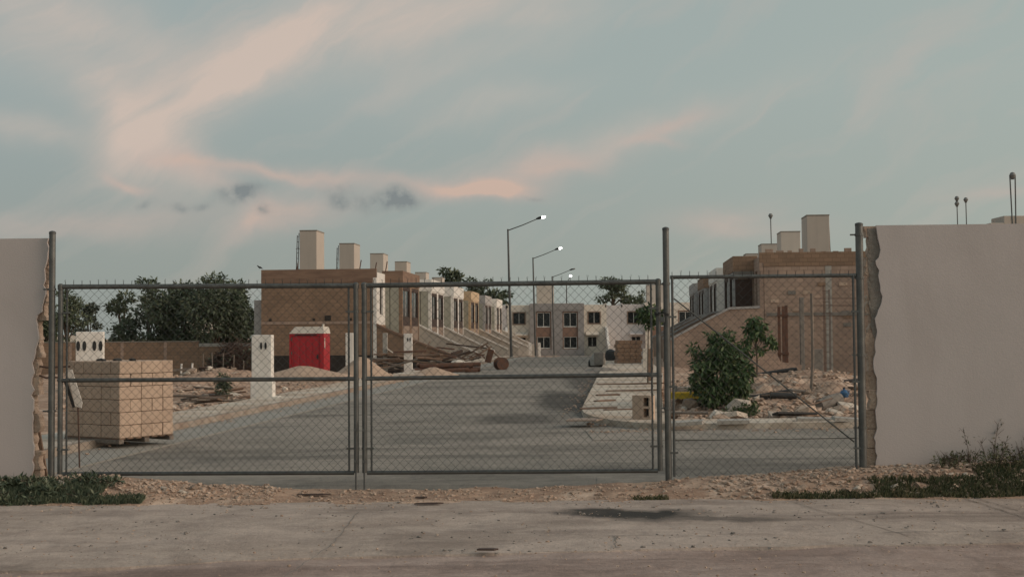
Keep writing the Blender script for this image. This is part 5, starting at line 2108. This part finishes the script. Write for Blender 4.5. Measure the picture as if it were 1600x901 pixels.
# stacked tan boards by the end wall
rs = random.Random(7)
root = empty('board_stack', at(612, 566, 66))
tag(root, 'untidy stack of tan boards before the brown garden wall', 'board stack')
for k in range(7):
    o = MB().bevbox(-.75, .75, -.18, .18, 0, .07, .01).build('board', 'wood', root)
    place(o, (rs.uniform(-.2, .2), rs.uniform(-.2, .2), k * .085 - .1), (0, rs.uniform(-.12, .18), rs.uniform(-.5, .5)))
o = MB().bevbox(-.3, .3, -.1, .1, 0, .06, .01).build('paper_sack', 'roofwhite')
q = at(611, 550, 66)
place(o, (q.x, q.y, q.z), (0, R(35), .2))
tag(o, 'crumpled pale sack on the tan boards', 'sack')
PG = 'poles leaning at the brown garden wall'
timber([(655, 560, 68), (672, 533, 69)], 'leaning_pole', 'thin pole leaning on the scrap left of the white pillar tops', PG, .03)
timber([(630, 552, 68), (655, 530, 69)], 'leaning_pole', 'thin pole crossing behind the scrap pillar', PG, .03)
timber([(690, 563, 66), (735, 549, 66)], 'fallen_beam', 'dark beam lying across the scrap heap', None, .07, 'brownframe')
timber([(706, 553, 67), (722, 548, 67.4)], 'fallen_beam', 'short dark beam end on top of the scrap heap', None, .09, 'brownframe')

def rest(px, py, D, lift=0.0):
    """point seen at the pixel, raised to the rubble surface if that is higher"""
    q = at(px, py, D)
    q.z = max(q.z, gz(q.x, q.y) + lift)
    return q


# ------------------------------------------------------------------ right pavement and plot
PB = 'loose boards on the right pavement'
for k, (px, py, L, an, lb, th_) in enumerate(((935, 638, .75, .05, 'dark edged board nearest the rounded corner', .03), (975, 640, .8, .08, 'long pale board left of the hollow block', .03), (945, 626, .5, .5, 'short brown board near the kerb', .03),
                                              (995, 610, 1.6, .03, 'long thin board across the pavement behind the hollow block', .035), (985, 600, 2.0, 0, 'longest board lying across the pavement', .04), (950, 617, .6, .35, 'small tilted board in the middle of the pavement', .03),
                                              (985, 628, .7, .02, 'pale board just beyond the hollow block', .025))):
    p = onz(px, py, .13)
    o = MB().bevbox(-L / 2, L / 2, -.08, .08, 0, th_, .004).build('board', 'wood')
    place(o, (p.x, p.y, .125), (R(random.uniform(-2, 6)), R(-1), an))
    tag(o, lb, 'board', PB)
p = onz(912, 655, .13)
o = MB().prism([(-.32, -.3), (.2, -.34), (.34, .1), (.1, .3), (-.24, .22)], 'z', 0, .02).build('clay_patch', 'lowerpanel')
place(o, (p.x, p.y, .121))
tag(o, 'flat patch of spilt brown clay at the rounded kerb corner', 'clay patch')
# mixing drum
p = onz(934, 573, .0)
md = empty('concrete_mixer', (p.x, p.y, gz(p.x, p.y, False)), R(-20))
tag(md, 'grey mixing drum standing at the far end of the street', 'mixer')
s_ = p.y / 2000 * 12
b = MB().lathe([(s_ * .5, 0), (s_ * .95, s_ * .2), (s_ * 1.05, s_ * .75), (s_ * .95, s_ * 1.2), (s_ * .6, s_ * 1.7), (s_ * .52, s_ * 1.72)], 20)
b.build('drum', 'concrete', md, smooth=True)
MB().bevbox(-s_ * .2, s_ * 1.15, -s_ * 1.1, -s_ * .5, .1, s_ * 1.9, .03).build('motor_cover', 'concrete_dk', md)
MB().bevbox(-s_ * 1.2, s_ * 1.2, -s_ * .3, s_ * .3, -.02, .1, .02).build('base_frame', 'dark', md)
b = MB().lathe([(s_ * .42, -.06), (s_ * .5, 0), (s_ * .42, .06)], 16)
b.v = [(z - s_ * 1.0, y, x + s_ * .5) for (x, y, z) in b.v]
b.build('wheel', 'dark', md)
# dark bags beside the stack
p = onz(955, 566, .0)
b = MB().lathe([(.05, 0), (.3, .05), (.36, .3), (.28, .6), (.08, .72)], 12)
b.v = [(x * (1 + .15 * noise.noise((x * 4, y * 4, z * 4))), y, z * (1 + .12 * noise.noise((x * 3, y * 3, 1)))) for x, y, z in b.v]
o = b.build('black_bag', 'black_plastic', smooth=True)
place(o, (p.x, p.y, .05))
tag(o, 'full black bag between the mixing drum and the brown block stack', 'bag')
p = onz(940, 580, .1)
o = MB().lathe([(.05, 0), (.55, .02), (.4, .12), (.1, .17)], 14).build('dark_heap', 'concrete_dk', smooth=True)
place(o, (p.x, p.y, .1), (0, 0, 0), (1.3, .9, 1))
tag(o, 'low heap of dark mortar at the kerb before the brown block stack', 'mortar heap')
# pale standing panels behind the stile
p = onz(1008, 596, .1)
for k, (px, lb) in enumerate(((1008, 'pale upright board beside the brown block stack'), (1016, 'brown upright board behind the right gate stile'))):
    q = at(px, 586, p.y)
    o = MB().bevbox(-.09, .09, 0, .04, 0, 1.05, .008).build('upright_board', 'roofwhite' if k == 0 else 'wood')
    place(o, (q.x, q.y, .1), (0, R(1.5), 0))
    tag(o, lb, 'board')

# right plot: low block wall, columns, rebar, pipes
q0, q1 = at(1176, 553, 58), at(1232, 590, 58)
o = MB().prism([(q0.x, -.7), (q0.x, q0.z), (at(1214, 553, 58).x, q0.z), (at(1220, 565, 58).x, at(1220, 565, 58).z), (q1.x + .6, at(1230, 570, 58).z), (q1.x + .6, -.7)], 'y', 58, 58.3).build('low_wall', 'endblock_pale')
tag(o, 'low unfinished wall stub behind the bush, sloping at its right end', 'wall')
p = at(1223, 570, 60)
fp = empty('formwork_column', (p.x, p.y, -.5))
tag(fp, 'orange brown wooden column formwork standing against the block wall', 'formwork')
ht = at(1223, 476, 60).z + .5
for dx in (-.2, .0, .14):
    MB().bevbox(dx, dx + .13, 0, .05, .1, ht - random.uniform(0, .15), .008).build('plank', 'rust', fp)
for zz_ in (1.1, ht - .55):
    MB().bevbox(-.24, .3, -.05, -.002, zz_, zz_ + .1, .006).build('batten', 'rust', fp)
MB().bevbox(-.12, .2, -.03, .1, -.3, .097, .01).build('footing', 'concrete_dk', fp)
CG = 'unfinished columns of the right plot'
for (px, t_, w_, m_, lb) in ((1255, 464, .2, 'concrete_dk', 'left grey rough column before the block side wall'), (1278, 545, .55, 'concrete_dk', 'broad dark column foot before the block side wall')):
    p = at(px, 588, 61)
    h_ = at(px, t_, 61).z + .6
    o = MB().bevbox(-w_ / 2, w_ / 2, 0, .2, 0, h_, .02, .012, 4).build('rough_column', m_)
    place(o, (p.x, p.y, -.6))
    tag(o, lb, 'column', CG)
p = at(1294, 588, 59)
rc = empty('rebar_cage', (p.x, p.y, -.6))
tag(rc, 'tall thin rebar cage standing beside the broad column foot', 'rebar cage')
h_ = at(1294, 447, 59).z + .6
for dx, dy in ((-.13, 0), (.13, 0), (-.13, .2), (.13, .2)):
    MB().tube([(dx, dy, 0), (dx + .02, dy, h_ * .6), (dx, dy, h_ + random.uniform(-.2, .2))], .014, 5).build('bar', 'rebar', rc)
for k in range(16):
    z = .3 + k * h_ / 17
    MB().tube([(-.14, 0, z), (.14, 0, z), (.14, .2, z), (-.14, .2, z), (-.14, 0, z)], .008, 4).build('stirrup', 'rebar', rc)
RG = 'horizontal bars tied before the block wall'
for (py, lb) in ((466, 'upper horizontal rebar between cage and right post'), (477, 'lower horizontal rebar between cage and right post')):
    o = MB().tube([at(1272, py, 59.3), at(1345, py, 59.3)], .016, 5).build('rebar_bar', 'rebar')
    tag(o, lb, 'rebar', RG)
timber([(1267, 626, 30), (1270, 560, 30), (1268, 458, 30)], 'wooden_pole', 'tall thin wooden pole standing in the rubble', None, .035, 'wood_grey')
# black bundle at the foot of the low wall
p = rest(1208, 606, 40, .05)
bb = empty('pipe_bundle', (p.x, p.y, p.z), R(-8))
tag(bb, 'bundle of black pipes below the low wall stub', 'pipe bundle')
for k in range(9):
    y_, z_ = (k % 5) * .09, (k // 5) * .08
    MB().tube([(-.75 + random.uniform(-.1, .1), y_, z_ + .0), (.7 + random.uniform(-.1, .1), y_, z_ + .22)], .05, 7).build('pipe', 'black_plastic', bb, smooth=True)
p = rest(1198, 628, 28, .1)
o = MB().bevbox(-.62, .55, -.08, .08, 0, .15, .02).build('dark_beam', 'dark')
place(o, (p.x, p.y, p.z - .05), (0, R(-8), R(6)))
tag(o, 'dark beam lying in the rubble right of the bush', 'beam')
p = rest(1226, 630, 27.2, .1)
o = MB().tube([(-.3, 0, 0), (.25, 0, -.02)], .065, 9).build('dark_pipe', 'black_plastic', smooth=True)
place(o, (p.x, p.y, p.z))
tag(o, 'short black pipe just in front of the dark beam', 'pipe')
p0_, p1_ = rest(1280, 634, 26, .08), rest(1312, 622, 26.3, .1)
o = MB().tube([p0_, p0_.lerp(p1_, .5), p1_], [.12, .14, .12], 12).build('carpet_roll', 'concrete_dk', smooth=True)
tag(o, 'rolled grey mat on the rubble below the blue jug', 'roll')
timber([(1235, 642, 25), (1300, 622, 25.8)], 'long_stick', 'long pale stick lying across the rubble', None, .014, 'wood')
p = rest(1319, 616, 27.5, .05)
jug = empty('blue_jug', (p.x, p.y, p.z - .06))
tag(jug, 'blue plastic jug on top of the rubble at the right', 'jug')
MB().lathe([(.08, 0), (.095, .02), (.095, .1), (.05, .15), (.025, .16), (.025, .19)], 14).build('body', 'blue', jug, smooth=True)
MB().tube([(.03, 0, .15), (.11, 0, .14), (.1, 0, .06)], .012, 6).build('handle', 'blue', jug)
MB().lathe([(.03, .19), (.03, .215)], 10).build('cap', 'dark', jug)
# yellow tray and rocks by the bush
p = rest(1074, 625, 26.5, .12)
tr = empty('yellow_tray', (p.x, p.y, p.z - .06), R(4))
tag(tr, 'yellow tray in the rubble between the post and the bush', 'tray')
b = MB()
b.holed(-.38, .38, -.2, .2, 0, .02, [])
b.v = [(x, z, y) for (x, y, z) in b.v]
b.build('tray_floor', 'yellow', tr)
for (a0, a1, b0, b1) in ((-.38, .38, -.22, -.2), (-.38, .38, .2, .22), (-.4, -.38, -.22, .22), (.38, .4, -.22, .22)):
    MB().box(a0, a1, b0, b1, -.01, .11).build('tray_side', 'yellow', tr)
p = rest(1070, 612, 27.6, .12)
o = MB().bevbox(-.2, .22, -.1, .1, 0, .11, .01).build('grey_block', 'concrete_dk')
place(o, (p.x, p.y, p.z - .06), (0, 0, .1))
tag(o, 'dark grey block lying behind the yellow tray', 'block')
for k, (px, py, s_, lb) in enumerate(((1067, 602, .16, 'upright tan rock behind the grey block'), (1080, 634, .24, 'large brown boulder in front of the yellow tray'), (1060, 640, .2, 'pale brown boulder beside the middle post'), (1258, 645, .3, 'large pointed tan boulder in the middle of the rubble'),
                                      (1315, 640, .24, 'tan boulder below the grey roll'), (1125, 648, .22, 'grey flat boulder at the foot of the bush'))):
    p = onz(px, py, .15)
    o = bpy.data.objects.new('boulder', ROCKS[k])
    C.objects.link(o)
    place(o, (p.x, p.y, gz(p.x, p.y) + s_ * .25), (.2, .1, k * 1.3), (s_, s_, s_ * 1.15))
    tag(o, lb, 'boulder')
# leafy ground plant at the foot of the bush
p = onz(1160, 648, .1)
weed('weed_plant', (p.x, p.y, gz(p.x, p.y)), .22, .32, 500, 77, 'low leafy plant spreading at the right foot of the bush', None, 'leaf_bush', .07)
# tan box right of the pavement slab: chunk of kerb
RB = 'broken concrete slabs at the kerb of the side road'
for k, (px, py, w_, lb) in enumerate(((1075, 664, .34, 'flat concrete slab at the left of the side kerb'), (1152, 662, .3, 'thin slab tilted on the side kerb'), (1280, 658, .34, 'long flat slab right of the pointed boulder'), (1330, 660, .25, 'short slab beside the right post'))):
    p = onz(px, py, .13)
    o = MB().prism([(-w_, -.1), (w_ * .8, -.12), (w_, .06), (-w_ * .8, .1)], 'z', 0, .06).build('slab', 'concrete')
    place(o, (p.x, p.y + .4, gz(p.x, p.y + .4) + .12), (R(6), R(-4 + 3 * k), .1 * k))
    tag(o, lb, 'slab', RB)
# stick and small flat bits on the apron in front
SGp = 'bits of wood on the apron'
for k, (px, py, L, lb) in enumerate(((762, 859, .16, 'dark chip of wood on the apron, near the bottom centre'), (490, 771, .34, 'thin dark stick at the edge of the dirt strip'), (670, 787, .28, 'fine stick lying in front of the drop rods'), (658, 778, .12, 'small dark chip right of the drop rods'))):
    p = onz(px, py, .01)
    o = MB().prism([(-L / 2, -.02), (L * .3, -.035), (L / 2, .0), (L * .2, .03), (-L * .4, .025)], 'z', 0, .012).build('wood_chip', 'brownframe')
    place(o, (p.x, p.y, .012 if py > 785 else gz(p.x, p.y) + .01), (0, 0, .05 * k))
    tag(o, lb, 'wood chip', SGp)


# ------------------------------------------------------------------ bird on the corner of the left row
p = at(402, 421, 71.4)
bird = empty('bird', (p.x + .1, p.y + .1, 5.42), R(200))
bird.location.z = -.68 + 6.1 + .01
bird.scale = (.65, .65, .65)
tag(bird, 'small black bird perched on the left corner of the bare end house', 'bird')
bm = bmesh.new()
b = MB().tube([(-.3, 0, .02), (-.2, 0, .06), (-.1, 0, .1), (0, 0, .14), (.09, 0, .2), (.13, 0, .27), (.17, 0, .28), (.23, 0, .26)], [.012, .03, .06, .075, .055, .045, .035, .006], 10)
b.build('body', 'bird', bird, smooth=True)
for sg in (-1, 1):
    MB().prism([(.06, .2), (-.02, .1), (-.28, .03), (-.1, .2)], 'y', sg * .062, sg * .075).build('wing', 'bird', bird)
    MB().tube([(0, sg * .025, .08), (.01, sg * .025, 0), (.05, sg * .03, -.0)], .008, 5).build('leg', 'bird', bird)
